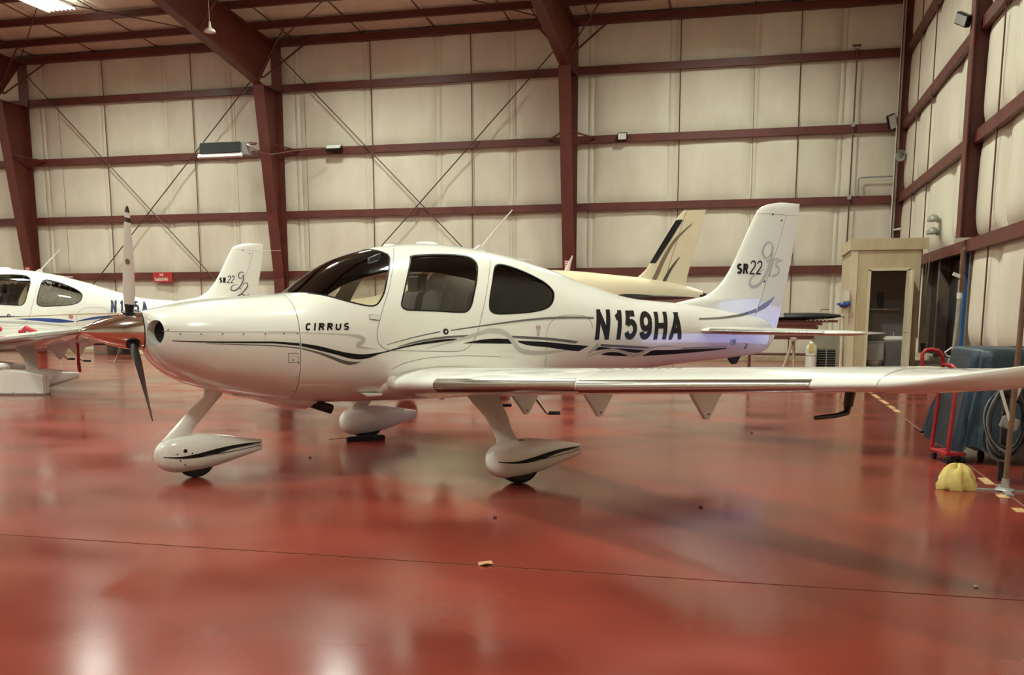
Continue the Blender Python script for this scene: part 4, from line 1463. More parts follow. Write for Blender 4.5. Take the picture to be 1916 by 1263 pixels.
# squared pale wheel skirt standing by the second airplane's near wheel
sk = thing('wheel_skirt', 'pale grey wheel skirt with squared end standing under the left airplane', 'fairing', (-12.25, 14.05, 0), .24)
poly = [(-1.35, .004), (.62, .004), (.62, .33), (.30, .40), (-.05, .43), (-.45, .38), (-.85, .26), (-1.25, .10), (-1.36, .05)]
MB().prism(poly, lambda a, b, d: (a, d, b), -.10, .10).build('skirt_shell', M_WHITE2, sk, bevel=.05)
for k in range(5):
    MB().lathe([(0, .008), (.004, .008)], (-1.0 + k * .36, -.100, .04), (0, -1, 0), 8).build('skirt_screw', M_DGREY, sk)
MB().ellipsoid((-.12, -.02, .47), (.13, .09, .07), 16, 8).build('marker_lamp', M_PALE, sk)
rc = thing('wing_cover_strap', 'red strap lying on the wing of the left airplane', 'strap', P2(3.0, 1.35, .955))
MB().tube([(-.16, 0, .0), (-.08, .03, .02), (.0, 0, .07), (.08, .02, .03), (.2, 0, .01)], [.03, .045, .05, .045, .03], 8).build('strap_loop', M_REDTAG, rc)
MB().ellipsoid((-.62, .02, .05), (.09, .06, .06)).build('strap_buckle', M_REDTAG, rc)

# ------------------------------------------------------------------ black wheel chock at the far main wheel
CA1, SA1 = math.cos(.77744), math.sin(.77744)


def P1(s, t, z):
    a = (s - 3, -t)
    return (-3.0786 + a[0] * CA1 - a[1] * SA1, 8.8589 + a[0] * SA1 + a[1] * CA1, z)


ck = thing('wheel_chock', 'black wheel chock with thin pull rod beside the far main wheel', 'chock', P1(3.02, -1.50, 0), .77744)
MB().prism([(-.24, .0), (.20, .0), (.20, .045), (.17, .055), (-.21, .055), (-.24, .045)], lambda a, b, d: (a, d, b), -.05, .0).build('chock_block', M_RUBBER, ck, bevel=.005)
MB().tube([(-.22, -.03, .05), (-.34, -.04, .047), (-.45, -.05, .044)], .004, 6).build('pull_rod', M_RUST, ck)

# ------------------------------------------------------------------ cream airplane behind (tail cone, fin, low wing, gear)
B_LOC, B_RZ = (-.80, 15.0, 0), -.30
bt = thing('airplane', 'cream airplane with black and brown fin stripes parked behind the white airplane', 'airplane', B_LOC, B_RZ)
# local: x aft (0 at fin top trailing edge), y starboard, z up
st_ = [(-7.6, 0.14, 0.16, 1.15), (-7.45, 0.3, 0.3, 1.15), (-7.0, 0.47, 0.43, 1.15), (-6.2, 0.56, 0.5, 1.16), (-5.5, 0.6, 0.6, 1.22), (-4.8, 0.62, 0.7, 1.28), (-4.0, 0.6, 0.7, 1.3), (-3.2, 0.52, 0.62, 1.44), (-2.3, 0.4, 0.5, 1.54), (-1.5, 0.27, 0.36, 1.6), (-0.8, 0.16, 0.26, 1.62), (-0.15, 0.06, 0.11, 1.63), (0.0, 0.03, 0.06, 1.63)]
fz = [pchip([r[0] for r in st_], [r[i] for r in st_]) for i in (1, 2, 3)]
bf = MB().loft([[(x, fz[0](x) * math.copysign(abs(math.cos(a)) ** .8, math.cos(a)), fz[2](x) + fz[1](x) * math.copysign(abs(math.sin(a)) ** .8, math.sin(a))) for a in [2 * PI * k / 36 for k in range(36)]] for x in frange(-7.6, 0, .15)]).build('fuselage', M_CREAM, bt, smooth=50)
for sd in (1, -1):
    pts = [(-5.6, 1.45), (-5.25, 1.86), (-4.3, 1.90), (-3.6, 1.80), (-3.3, 1.62), (-3.5, 1.46), (-4.6, 1.42)]
    pts = loop_smooth(pts, 3)
    mb = MB()
    mb.v = [(a, sd * (fz[0](a) * max(0, 1 - min(.98, abs(b - fz[2](a)) / fz[1](a)) ** 2.5) ** .4 + .004), b) for a, b in pts]
    mb.f = [tuple(range(len(pts)))]
    mb.build('cabin_window', M_NAVYGLASS, bf)
B_LE = pchip([1.55, 1.66, 1.80, 1.95, 2.03, 2.10, 2.80, 2.88], [-1.75, -1.45, -1.20, -1.02, -.93, -.88, -.42, -.33])
B_TE = pchip([1.45, 1.55, 2.87], [-.30, -.30, .0])


def b_th(x, z):
    c = B_TE(z) - B_LE(z)
    return c * naca(min(1, max(0, (x - B_LE(z)) / c)), .08) + .003


def bfin(fa, fb, zs, n=14):
    secs = []
    for z in zs:
        a, b = fa(z), fb(z)
        q = [a + (b - a) * (1 - math.cos(PI * i / n)) / 2 for i in range(n + 1)]
        secs.append([(x, b_th(x, z), z) for x in reversed(q)] + [(x, -b_th(x, z), z) for x in q])
    return MB().loft(secs)


hin = lambda z: B_TE(z) - .30 - .03 * (2.8 - z)
bn = bfin(B_LE, lambda z: hin(z) - .004, [1.55, 1.66, 1.8, 1.95, 2.03, 2.1, 2.3, 2.5, 2.7, 2.79, 2.84, 2.87, 2.88]).build('fin', M_CREAM, bt, smooth=50)
bfin(lambda z: hin(z) + .004, B_TE, [1.50, 1.66, 1.9, 2.2, 2.5, 2.79, 2.87], 8).build('rudder', M_CREAM, bn, smooth=50)
onb = lambda x, z: (x, -(b_th(x, z) + .010), z)
put_band('black_boot', [(-.865, 2.12), (-.63, 2.48), (-.455, 2.74)], [(-.76, 2.12), (-.53, 2.46), (-.345, 2.74)], M_BLACK, bn, onb)
put_rib('brown_stripe', [(-1.02, 1.56), (-.86, 1.72), (-.74, 1.95), (-.62, 2.2), (-.46, 2.45), (-.20, 2.68)], [.085, .075, .06, .05, .035, .006], M_BROWN, bn, onb)
put_rib('black_stripe', [(-.78, 1.56), (-.68, 1.70), (-.60, 1.88), (-.50, 2.05), (-.38, 2.20)], [.06, .055, .045, .03, .005], mat('dark_green_brown_vinyl', (.05, .045, .03), .4, var=.1), bn, onb)
for z in (2.36, 1.62):
    MB().tube([(B_TE(z) - .02, 0, z), (B_TE(z) + .35, 0, z + .02)], .003, 5).build('static_wick', M_PALE, bn)
MB().tube([(-2.38, 0, 1.86), (-2.28, 0, 2.08), (-2.20, 0, 2.27)], [.055, .035, .010], 8).build('blade_antenna', M_PALE, bt)
for sd in (1, -1):
    sb = MB().loft([[(-.95 + .25 * k + x * (.85 - .25 * k), sd * (.05 + 1.5 * k), 1.60 + y * .8) for x, y in foil(10, .09, 0, 1, 0)] for k in (0, .5, 1)]).build('stabilizer', mat('black_tail_cover', (.02, .02, .018), .6, var=.2), bt, smooth=40)
    MB().loft([[(-5.6 + .2 * k + x * (1.7 - .6 * k), sd * (.3 + 4.4 * k), .82 + .3 * k + y * (1.7 - .6 * k)) for x, y in foil(12, .14, 0, 1)] for k in (0, .5, 1)]).build('wing', M_CREAM, bt, smooth=40)
    MB().tube([(-4.5, sd * 1.4, .85), (-4.45, sd * 1.45, .35)], .05, 10).build('main_gear_leg', M_PALE, bt)
    MB().lathe([(-.07, .12), (-.07, .18), (0, .205), (.07, .18), (.07, .12)], (-4.45, sd * 1.45, .205), (0, 1, 0), 20).build('main_wheel', M_RUBBER, bt)
MB().b2((-.06, -.04, 1.40), (.06, .04, 1.66)).build('tail_light', M_PBLACK, bt, bevel=.02)
MB().tube([(-6.6, 0, .75), (-6.65, 0, .3)], .045, 10).build('nose_gear_leg', M_PALE, bt)
MB().lathe([(-.06, .10), (-.06, .15), (0, .175), (.06, .15), (.06, .10)], (-6.65, 0, .175), (0, 1, 0), 20).build('nose_wheel', M_RUBBER, bt)
MB().lathe([(0, .01), (.1, .09), (.22, .15), (.24, .16)], (-7.85, 0, 1.15), (1, 0, 0), 20).build('spinner', M_CHROME, bt)
for k in range(3):
    a = math.radians(90 + 120 * k)
    MB().tube([(-7.7, 0, 1.15), (-7.7, .45 * math.cos(a), 1.15 + .45 * math.sin(a)), (-7.7, .9 * math.cos(a), 1.15 + .9 * math.sin(a))], [.04, .055, .03], 8).build('propeller_blade', M_PBLACK, bt)

# ------------------------------------------------------------------ restroom cubicle
rx0, rx1, ry0, ry1, rh = 1.75, 3.03, 20.7, 23.0, 2.60
rs = thing('restroom_cubicle', 'tan plywood restroom cubicle with an open doorway', 'cubicle', ((rx0 + rx1) / 2, ry0, 0))
ox, oy = (rx0 + rx1) / 2, ry0


def rbox(nm, lo, hi, m, bev=0.0):
    return MB().b2((lo[0] - ox, lo[1] - oy, lo[2]), (hi[0] - ox, hi[1] - oy, hi[2])).build(nm, m, rs, bevel=bev)


rbox('front_panel', (rx0, ry0, 0), (2.09, ry0 + .08, rh), M_TAN)
rbox('front_panel', (2.80, ry0, 0), (rx1, ry0 + .08, rh), M_TAN)
rbox('lintel_panel', (2.09, ry0, 2.20), (2.80, ry0 + .08, rh), M_TAN)
rbox('side_panel', (rx0, ry0 + .08, 0), (rx0 + .06, ry1, rh), M_TAN)
rbox('side_panel', (rx1 - .06, ry0 + .08, 0), (rx1, ry1, rh), M_TAN)
rbox('rear_panel', (rx0 + .06, ry1 - .06, 0), (rx1 - .06, ry1, rh), M_RWALL)
rbox('roof_panel', (rx0, ry0 + .0, rh), (rx1, ry1, rh + .05), M_TAN)
rbox('fascia', (rx0 - .04, ry0 - .03, 2.58), (rx1 + .12, ry0, 2.80), M_TAN)
rbox('fascia', (rx0 - .04, ry0, 2.58), (rx0 - .001, ry1, 2.80), M_TAN)
rbox('door_jamb', (2.075, ry0 - .02, 0), (2.125, ry0 + .1, 2.20), M_TANTRIM)
rbox('door_jamb', (2.785, ry0 - .02, 0), (2.835, ry0 + .1, 2.20), M_TANTRIM)
rbox('door_head', (2.075, ry0 - .02, 2.18), (2.835, ry0 + .1, 2.235), M_TANTRIM)
rbox('corner_trim', (rx0 - .01, ry0 - .012, 0), (rx0 + .12, ry0 - .001, 2.58), M_TANTRIM)
rbox('inner_partition', (2.0, ry0 + 1.4, 0), (rx1 - .06, ry0 + 1.44, 2.3), M_RWALL)
rbox('wall_shelf', (2.1, ry0 + 1.2, 1.42), (2.85, ry0 + 1.4, 1.45), M_PALE)
rbox('dispenser', (2.42, ry0 + 1.30, 1.50), (2.54, ry0 + 1.4, 1.78), M_PBLACK, .01)
dl = MB()
o = rbox('restroom_door', (2.79, ry0 - .66, .02), (2.83, ry0 - .02, 2.17), M_TANTRIM)
MB().tube([(2.79 - ox, -.58, 1.0), (2.73 - ox, -.58, 1.0), (2.73 - ox, -.47, 1.0)], .012, 8).build('door_handle', M_GALV, o)
# toilet inside
tl = thing('toilet', 'white porcelain toilet inside the restroom cubicle', 'toilet', (2.36, ry0 + .95, 0))
MB().loft([[(.115 * math.cos(a) * k, .17 * math.sin(a) * k + dy, z) for a in [2 * PI * i / 24 for i in range(24)]] for (z, k, dy) in ((0, 1, 0), (.05, .92, 0), (.18, .85, 0), (.28, 1.25, -.05), (.36, 1.55, -.08), (.395, 1.6, -.08))]).build('bowl', M_PORC, tl)
MB().ellipsoid((0, -.08, .405), (.20, .29, .022), 24, 6).build('seat', M_PORC, tl)
MB().b2((-.22, .20, .36), (.22, .38, .74)).build('tank', M_PORC, tl, bevel=.02)
MB().b2((-.23, .19, .745), (.23, .39, .775)).build('tank_lid', M_PORC, tl, bevel=.008)
sk_ = thing('wall_basin', 'small white wall basin inside the restroom cubicle', 'sink', (2.66, ry0 + .45, .80))
MB().b2((-.20, -.14, .0), (.24, .16, .10)).build('basin', M_PORC, sk_, bevel=.03)
MB().b2((-.12, -.09, .09), (.16, .09, .102)).build('bowl_hollow', M_GREY, sk_)
MB().tube([(.02, .12, .10), (.02, .12, .20), (.02, .02, .22), (.02, .0, .19)], .012, 8).build('tap', M_CHROME, sk_)
MB().tube([(.24, 0, .04), (.31, 0, .04)], .02, 8).build('wall_mount', M_GALV, sk_)
# planks on the roof of the cubicle
for k, (y, z, l, a, lab) in enumerate(((20.9, 2.865, 1.15, .05, 'front timber plank lying on the restroom roof'), (21.4, 2.865, 1.0, -.04, 'rear timber plank lying on the restroom roof'))):
    o = MB().box((0, 0, 0), (l, .14, .035)).box((-.2, 0, .027), (l * .6, .07, .018)).build('plank', M_WOOD)
    o.location = (2.45, y, 2.80 - .15 + .0175 + .0)
    o.location.z = 2.668
    o.rotation_euler = (0, 0, a)
    tag(o, lab, 'plank', 'planks on the restroom roof')
# electric box and conduit on the right side of the restroom
eb = thing('switch_box', 'brown switch box on a conduit between restroom and dark opening', 'switch box', (3.16, 20.66, .78))
MB().b2((-.07, 0, 0), (.07, .10, .30)).build('box_body', M_BRONZE, eb, bevel=.008)
MB().tube([(0, .05, .30), (.01, .05, 1.2), (.03, .05, 1.72)], .014, 8).build('conduit', M_BRONZE, eb)
MB().prism([(-.05, 0), (.05, 0), (.0, -.35)], lambda a, b, d: (a, d, b), .03, .06).build('cable_tail', M_DARK, eb)
MB().tube([(-.03, .05, .30), (-.03, .05, 1.6)], .008, 6).build('conduit', M_BRONZE, eb)

# ------------------------------------------------------------------ bench, cover, cooler and small things left of the restroom
wbn = thing('workbench', 'red-brown steel workbench behind the tail of the white airplane', 'workbench', (.55, 22.3, 0))
MB().b2((-.75, -.4, 1.10), (.78, .4, 1.16)).build('bench_top', M_STEEL, wbn)
MB().b2((-.75, -.4, .80), (.70, -.38, 1.09)).build('apron', M_STEEL, wbn)
MB().b2((-.75, .38, .80), (.70, .40, 1.09)).build('apron', M_STEEL, wbn)
for sx in (-.70, .64):
    for sy in (-.36, .36):
        MB().b2((sx - .03, sy - .03, 0), (sx + .03, sy + .03, 1.10)).build('leg', M_STEEL, wbn)
MB().b2((-.72, -.35, .45), (.66, .35, .48)).build('lower_shelf', M_STEEL, wbn)
cv = thing('covered_panel', 'long dark covered panel with pointed end lying on the workbench', 'cover', (.75, 22.2, 1.16))
MB().loft([[(x, .30 * k * math.cos(a), .10 + .085 * k * math.sin(a) + .05 * (x + 1) * .4) for a in [2 * PI * i / 20 for i in range(20)]] for x, k in ((-1.1, .3), (-1.0, .9), (-.5, 1.0), (0, 1.0), (.4, .95), (.7, .7), (.95, .35), (1.12, .05))]).build('cover_shell', M_PBLACK, cv)
MB().b2((-.35, -.31, .11), (-.22, -.28, .2)).build('cover_patch', M_LGREY, cv)
MB().tube([(.55, 0, .22), (.55, 0, .27), (.72, 0, .27)], .008, 6).build('cover_handle', M_PBLACK, cv)
MB().b2((-.8, -.2, 0), (.9, .2, .05)).build('support_board', M_STEEL, cv)
rg = MB()
for k in range(5):
    rg.tube([(.08 * k, 0, .03 + .03 * (k % 2)), (.08 * k + .04, .03, .08), (.08 * k + .09, 0, .03)], .012, 6)
o = rg.build('crumpled_rag', M_PALE)
o.location = (1.02, 22.0, 1.16)
tag(o, 'white crumpled cable bundle lying on the workbench', 'cable bundle')
ac = thing('evaporative_cooler', 'grey boxy evaporative cooler with louvred front left of the restroom', 'cooler', (1.42, 21.7, 0))
MB().b2((-.25, -.25, .06), (.22, .25, .98)).build('cooler_body', mat('olive_grey_enamel', (.24, .22, .16), .5, var=.15), ac, bevel=.01)
MB().b2((-.20, -.256, .16), (.17, -.25, .62)).build('louvre_backing', M_DARK, ac)
for k in range(9):
    MB().box((-.015, -.262, .20 + k * .05), (.36, .03, .006), M=Matrix.Rotation(.6, 3, 'X')).build('louvre', mat('dark_louvre', (.10, .095, .075), .5, var=.1), ac)
MB().b2((-.02, -.27, .16), (.0, -.255, .62)).build('louvre_divider', M_GREY, ac)
for sx in (-.2, .17):
    for sy in (-.2, .2):
        MB().lathe([(-.02, .03), (.02, .03)], (sx, sy, .03), (1, 0, 0), 12).build('caster', M_RUBBER, ac)
gc = thing('gas_cylinder', 'white upright gas cylinder with yellow tag beside the cooler', 'cylinder', (1.10, 21.3, 0))
MB().lathe([(0, .10), (.02, .115), (.60, .115), (.68, .10), (.73, .05), (.78, .035)], (0, 0, 0), (0, 0, 1), 24).build('cylinder_body', M_PALE, gc)
MB().lathe([(.0, .03), (.05, .03)], (0, 0, .78), (0, 0, 1), 10).build('valve', M_GALV, gc)
MB().b2((-.06, -.125, .56), (.03, -.112, .74)).build('yellow_tag', M_YELLOW, gc)
MB().lathe([(.2, .118), (.215, .118)], (0, 0, .28), (0, 0, 1), 24).build('strap', M_GALV, gc)
lad = thing('trestle', 'tan wooden trestle with crossed legs standing before the back wall', 'trestle', (.62, 21.2, 0))
for (a, b) in (((-.14, -.2), (.10, .0)), ((.14, -.2), (.12, .0)), ((-.14, .25), (.10, .05)), ((.14, .25), (.12, .05))):
    MB().tube([(a[0], a[1], 0.005), (b[0], b[1], .80)], .028, 6).build('trestle_leg', M_WOOD, lad)
MB().b2((.06, -.35, .79), (.16, .4, .85)).build('trestle_beam', M_WOOD, lad)

# wall things left of the restroom: conduit, blue glove on a card
cd = thing('wall_conduit', 'thin dark vertical conduit running up the back wall near the right corner', 'conduit', (2.27, D - .26, 0))
MB().tube([(0, 0, 1.2), (.02, 0, 4), (.03, 0, 8.3)], .020, 8).build('pipe', M_CABLE, cd)
MB().b2((-.10, -.03, 8.36), (.12, .03, 8.40)).build('top_bracket', M_CABLE, cd)
MB().tube([(-.05, 0, 8.36), (.03, 0, 8.2), (.10, 0, 8.36)], .008, 6).build('hook', M_CABLE, cd)
for z in (2.55, 4.4, 6.3):
    MB().b2((-.03, -.03, z), (.07, .03, z + .12)).build('coupling', M_GALV, cd)
nb = thing('glove_and_card', 'blue glove pinned under a white card on the back wall', 'glove', (1.62, 20.62, 1.42))
MB().b2((0.01, .0, .18), (.12, .01, .36)).build('card', M_PALE, nb)
MB().ellipsoid((.02, -.01, .10), (.10, .045, .055)).ellipsoid((.10, -.01, .12), (.05, .03, .05)).ellipsoid((-.07, -.01, .12), (.05, .025, .025)).build('glove', M_BLUE, nb)
MB().b2((-.02, .01, -.12), (.12, .12, .40)).build('post_board', M_TANTRIM, nb)
MB().tube([(.02, .06, -1.42), (.02, .06, -.1)], .03, 8).build('post', M_TANTRIM, nb)

# conduit frame on the back wall, white corner pipe, rails
cf = thing('bent_conduit', 'grey bent conduit above the girt beside the white corner pipe', 'conduit', (2.5, D - .24, 4.49))
MB().tube([(0, 0, 0.01), (0, 0, .42), (.03, 0, .47), (.08, 0, .48), (1.0, 0, .50)], .022, 8).build('pipe', M_GREY, cf)
MB().b2((-.04, -.02, .0), (.04, .02, .03)).build('foot_plate', M_GREY, cf)
cp = thing('corner_pipe', 'tall white pipe in the back right corner of the hangar', 'pipe', (3.42, D - .35, 0))
MB().tube([(0, 0, .02), (0, 0, 5), (0, 0, 9.5)], .052, 14).build('pipe', M_PALE, cp)
for z in (3.2, 4.4, 6.2):
    MB().lathe([(0, .060), (.09, .060)], (0, 0, z), (0, 0, 1), 14).build('coupling', M_PALE, cp)
MB().tube([(0, -.02, 3.55), (.35, -.2, 3.60)], .03, 8).build('side_arm', M_PALE, cp)
rl = MB().b2((-.9, -.05, 0), (.35, .05, .07)).build('roof_rail', M_TANTRIM)
rl.location = (2.6, 21.9, 2.672)
tag(rl, 'pale timber rail lying along the restroom roof edge', 'rail')

# ------------------------------------------------------------------ lamps and small fittings on walls and frames
def flood(name, label, loc, rot, w=.28, h_=.17, face=M_MIRRORWHITE, cat='floodlight', group=None):
    t = thing(name, label, cat, loc, 0, group)
    t.rotation_euler = rot
    MB().b2((-w / 2, -.05, -h_ / 2), (w / 2, .06, h_ / 2)).build('lamp_housing', M_PBLACK, t, bevel=.012)
    MB().b2((-w / 2 + .02, -.058, -h_ / 2 + .02), (w / 2 - .02, -.051, h_ / 2 - .02)).build('lens', face, t)
    MB().tube([(-w / 2 - .01, 0, 0), (-w / 2 - .02, .09, 0), (0, .14, 0), (w / 2 + .02, .09, 0), (w / 2 + .01, 0, 0)], .010, 6).build('bracket', M_PBLACK, t)
    return t


FG = 'wall floodlights'
flood('floodlight', 'small white floodlight on the girt right of the middle column', (-3.93, D - .32, 6.30), (.2, 0, 0), .27, .20, group=FG)
flood('floodlight', 'flat pale floodlight on the girt right of the heater', (-12.75, D - .36, 6.30), (-.9, 0, 0), .50, .22, group=FG)
flood('floodlight', 'tilted white floodlight on the girt in the right corner', (3.25, D - .42, 6.36), (.3, -.42, .3), .22, .38, group=FG)
flood('floodlight', 'grey floodlight high on the right wall beside the steel post', (3.27, 19.42, 6.42), (.2, .5, -.9), .30, .20, M_GREY, group=FG)
hs = thing('horn_speaker', 'grey horn speaker in the back right corner', 'speaker', (3.45, 28.25, 5.42))
MB().lathe([(0, .04), (.06, .05), (.12, .09), (.18, .15), (.185, .15), (.12, .08)], (.12, .12, 0), (-.6, -.8, 0), 20, cap=False).build('horn', M_GALV, hs)
MB().lathe([(0, .06), (.14, .07)], (.20, .22, 0), (-.6, -.8, 0), 16).build('driver', M_GREY, hs)
for k, z in enumerate((3.27, 3.01)):
    t = thing('hooded_lamp', ['upper', 'lower'][k] + ' grey hooded lamp on the right wall beside the steel post', 'lamp', (3.50, 22.45, z), 0, 'hooded wall lamps')
    MB().ellipsoid((-.03, 0, 0), (.12, .22, .12), 20, 10, z0=-.15).build('hood', mat('olive_lamp_hood', (.26, .25, .19), .4, var=.1), t)
    MB().b2((.04, -.05, -.05), (.23, .05, .03)).build('mount', M_GALV, t)

ht = thing('infrared_heater', 'long metal infrared heater hanging from the second steel column', 'heater', (-15.30, 26.95, 6.12))
MB().prism([(-.26, .14), (.18, .18), (.20, .15), (.30, -.16), (.28, -.18), (-.20, -.20), (-.28, .10)], lambda a, b, d: (d, a, b), -.78, .60).build('housing', M_GREY, ht)
MB().prism([(-.27, .13), (-.29, .13), (-.36, -.17), (-.30, -.18)], lambda a, b, d: (d, a, b), -.74, .56).build('burner_face', M_DARK, ht)
MB().prism([(-.32, -.18), (-.22, -.20), (-.30, -.31), (-.37, -.28)], lambda a, b, d: (d, a, b), -.80, .60).build('reflector_lip', M_REFL, ht)
MB().tube([(.60, 0, .08), (.75, .1, .0), (.80, .25, -.05)], .04, 8).build('gas_valve', M_GALV, ht)
MB().tube([(.80, .2, -.10), (1.2, .4, -.16), (1.6, .9, .0), (2.4, 1.5, .15)], .012, 6).build('gas_line', M_RUST, ht)
for x in (-.5, .4):
    MB().tube([(x, .0, .17), (x + .1, .8, .25), (.35, 1.0, .25)], .018, 6).build('hanger_arm', M_STEEL, ht)

pd = thing('pendant_lamp', 'white enamel pendant lamp hanging in front of the second rafter', 'lamp', (-14.0, 24.0, 8.50))
MB().lathe([(0, .155), (.02, .15), (.07, .12), (.11, .05), (.15, .035), (.26, .03)], (0, 0, 0), (0, 0, 1), 24, cap=False).build('shade', M_PALE, pd)
MB().ellipsoid((0, 0, .02), (.13, .13, .035), 20, 8).build('diffuser', M_MIRRORWHITE, pd)
MB().tube([(0, 0, .25), (0, 0, zroof(24.0) - 8.52)], .008, 6).build('cord', M_PALE, pd)

ns = thing('no_smoking_sign', 'red no smoking sign with white lettering on the back wall', 'sign', (-18.98, D - .215, 2.50))
MB().b2((-.36, -.012, -.17), (.36, 0, .15)).build('sign_plate', M_SIGN, ns)
for txt, x, z, hh in (('NO', -.10, .02, .095), ('SMOKING', -.30, -.125, .105)):
    for ch in txt:
        mb, w = letter(ch, lambda a, b: (a, -.016, b), x, z, hh, .018, .95)
        mb.build('sign_letter', M_LETTER, ns, recalc=False)
        x += w + .014

# standpipe beside the dark opening
sp_ = thing('standpipe', 'grey and rust pipe assembly standing beside the dark opening on the right wall', 'pipe', (3.50, 19.15, .5))
MB().tube([(0, 0, 1.98), (0, 0, 1.25), (-.02, .05, 1.2)], .050, 10).build('upper_pipe', M_RUST, sp_)
MB().tube([(-.02, 0, 1.45), (-.03, 0, .75), (-.06, .0, .05)], .034, 10).build('lower_pipe', M_GALV, sp_)
MB().box((-.06, 0, 1.52), (.20, .06, .06), M=Matrix.Rotation(.4, 3, 'Y')).build('valve_handle', M_PALE, sp_)
MB().lathe([(0, .045), (.1, .045)], (-.02, 0, 1.12), (0, 0, 1), 12).build('union', M_PALE, sp_)
MB().tube([(-.06, 0, .08), (-.16, 0, .10), (-.20, 0, .16), (-.10, 0, .24), (-.02, 0, .28)], .014, 8).build('hose_loop', M_PALE, sp_)
MB().tube([(0, 0, 1.95), (.1, 0, 2.1), (.15, .2, 2.15)], .04, 8).build('elbow', M_RUST, sp_)
MB().b2((-.12, -.1, -.12), (.05, .1, .06)).build('floor_bracket', M_GREY, sp_)

# ------------------------------------------------------------------ clutter at the right edge: hand truck, tarp, pole stand, rag, hose
tr = thing('hand_truck', 'red tubular hand truck with looped handle before the blue tarp', 'hand truck', (1.72, 9.88, 0))
hx, hy = 1.72, 9.88
tp = lambda L: [(a_ - hx, b_ - hy, c_) for a_, b_, c_ in L]
MB().tube(tp([(1.665, 10.03, .07), (1.695, 10.05, .45), (1.715, 10.05, .78), (1.725, 10.05, .90), (1.712, 10.03, .98), (1.67, 10.01, 1.03), (1.60, 9.99, 1.045), (1.55, 9.98, 1.035), (1.525, 9.98, 1.0), (1.525, 9.98, .93), (1.535, 9.98, .87)]), .018, 12).build('handle_tube', M_REDPAINT, tr)
MB().tube(tp([(1.535, 9.98, .87), (1.56, 9.98, .86), (1.575, 9.98, .89)]), .020, 10).build('grip', M_REDPAINT, tr)
MB().tube(tp([(1.755, 9.72, .07), (1.785, 9.74, .45), (1.80, 9.75, .78), (1.80, 9.78, .86), (1.775, 9.90, .90), (1.725, 10.05, .90)]), .018, 12).build('side_tube', M_REDPAINT, tr)
MB().tube(tp([(1.665, 10.03, .09), (1.755, 9.72, .09)]), .018, 10).build('cross_bar', M_REDPAINT, tr)
MB().add(tp([(1.74, 9.68, .07), (1.93, 9.74, .07), (1.86, 10.06, .07), (1.66, 10.03, .07), (1.74, 9.68, .10), (1.93, 9.74, .10), (1.86, 10.06, .10), (1.66, 10.03, .10)]),
         [(0, 3, 2, 1), (4, 5, 6, 7), (0, 1, 5, 4), (1, 2, 6, 5), (2, 3, 7, 6), (3, 0, 4, 7)]).build('deck_plate', M_REDPAINT, tr, bevel=.006)
for (x_, y_) in ((1.765, 9.72), (1.90, 9.76), (1.69, 10.0), (1.84, 10.02)):
    MB().lathe([(-.016, .02), (-.016, .030), (.016, .030), (.016, .02)], (x_ - hx, y_ - hy, .031), (1, .3, 0), 14).build('caster', M_RUBBER, tr)
    MB().b2((x_ - hx - .018, y_ - hy - .01, .05), (x_ - hx + .018, y_ - hy + .01, .075)).build('caster_fork', M_GALV, tr)

tc = thing('tarp_covered_cart', 'cart under a dark blue tarp at the right edge of the floor', 'tarp', (2.50, 10.40, 0), .06)
secs = []
nT = 96
for (z, k, fo) in ((.10, 1.12, .085), (.18, 1.10, .08), (.40, 1.06, .065), (.65, .99, .042), (.85, .94, .026), (.97, .915, .016), (1.03, .90, .008), (1.05, .86, 0), (1.056, .6, 0), (1.06, .2, 0)):
    q = []
    for i in range(nT):
        a = 2 * PI * i / nT
        ca, sa = math.cos(a), math.sin(a)
        x, y = .62 * math.copysign(abs(ca) ** .28, ca), .58 * math.copysign(abs(sa) ** .28, sa)
        f_ = 1 + fo * (math.sin(a * 7 + 3 * math.sin(a * 2) + 1.5 * z) + .6 * math.sin(a * 15 + 1.3 + 4 * z))
        cor = .10 * (abs(ca * sa) * 2) ** 6 * max(0, (.7 - z))
        dz = (.05 * math.sin(a * 3 + .7) + .05 * math.sin(a * 5)) if z < .15 else (.015 * math.sin(4 * a + z * 9) if z < 1 else 0)
        q.append((x * k * (f_ + cor), y * k * (f_ + cor), z + dz))
    secs.append(q)
MB().loft(secs, cap=False).build('tarp', M_TARP, tc, smooth=55)
MB().b2((-.5, -.45, .10), (.5, .45, .96)).build('cart_box', M_GREY, tc)
for sx in (-.42, .42):
    for sy in (-.38, .38):
        MB().lathe([(-.02, .05), (.02, .05)], (sx, sy, .05), (1, 0, 0), 14).build('caster', M_RUBBER, tc)

ps = thing('pole_stand', 'rust-brown pipe pole on a flat grey steel foot at the right edge', 'pole', (1.94, 8.30, 0))
MB().tube([(0, 0, .02), (.02, 0, 1.2), (.03, 0, 2.5)], .022, 12).build('pole', M_RUST, ps)
MB().lathe([(.012, .075), (.02, .07), (.03, .035), (.10, .027)], (0, 0, 0), (0, 0, 1), 16).build('pole_flange', M_GALV, ps)
MB().box((-.02, -.01, .006), (.86, .055, .012), -.06).build('foot_bar', M_GALV, ps)
MB().box((.0, 0, .006), (.055, .5, .012), -.06).build('foot_bar', M_GALV, ps)
MB().tube([(0, 0, .55), (-.09, .02, .82), (-.13, .03, .92)], .012, 8).build('brace', M_PALE, ps)
MB().tube([(.02, .03, .70), (.10, .03, .95), (.13, .04, 1.0)], .016, 8).build('brace', M_PALE, ps)

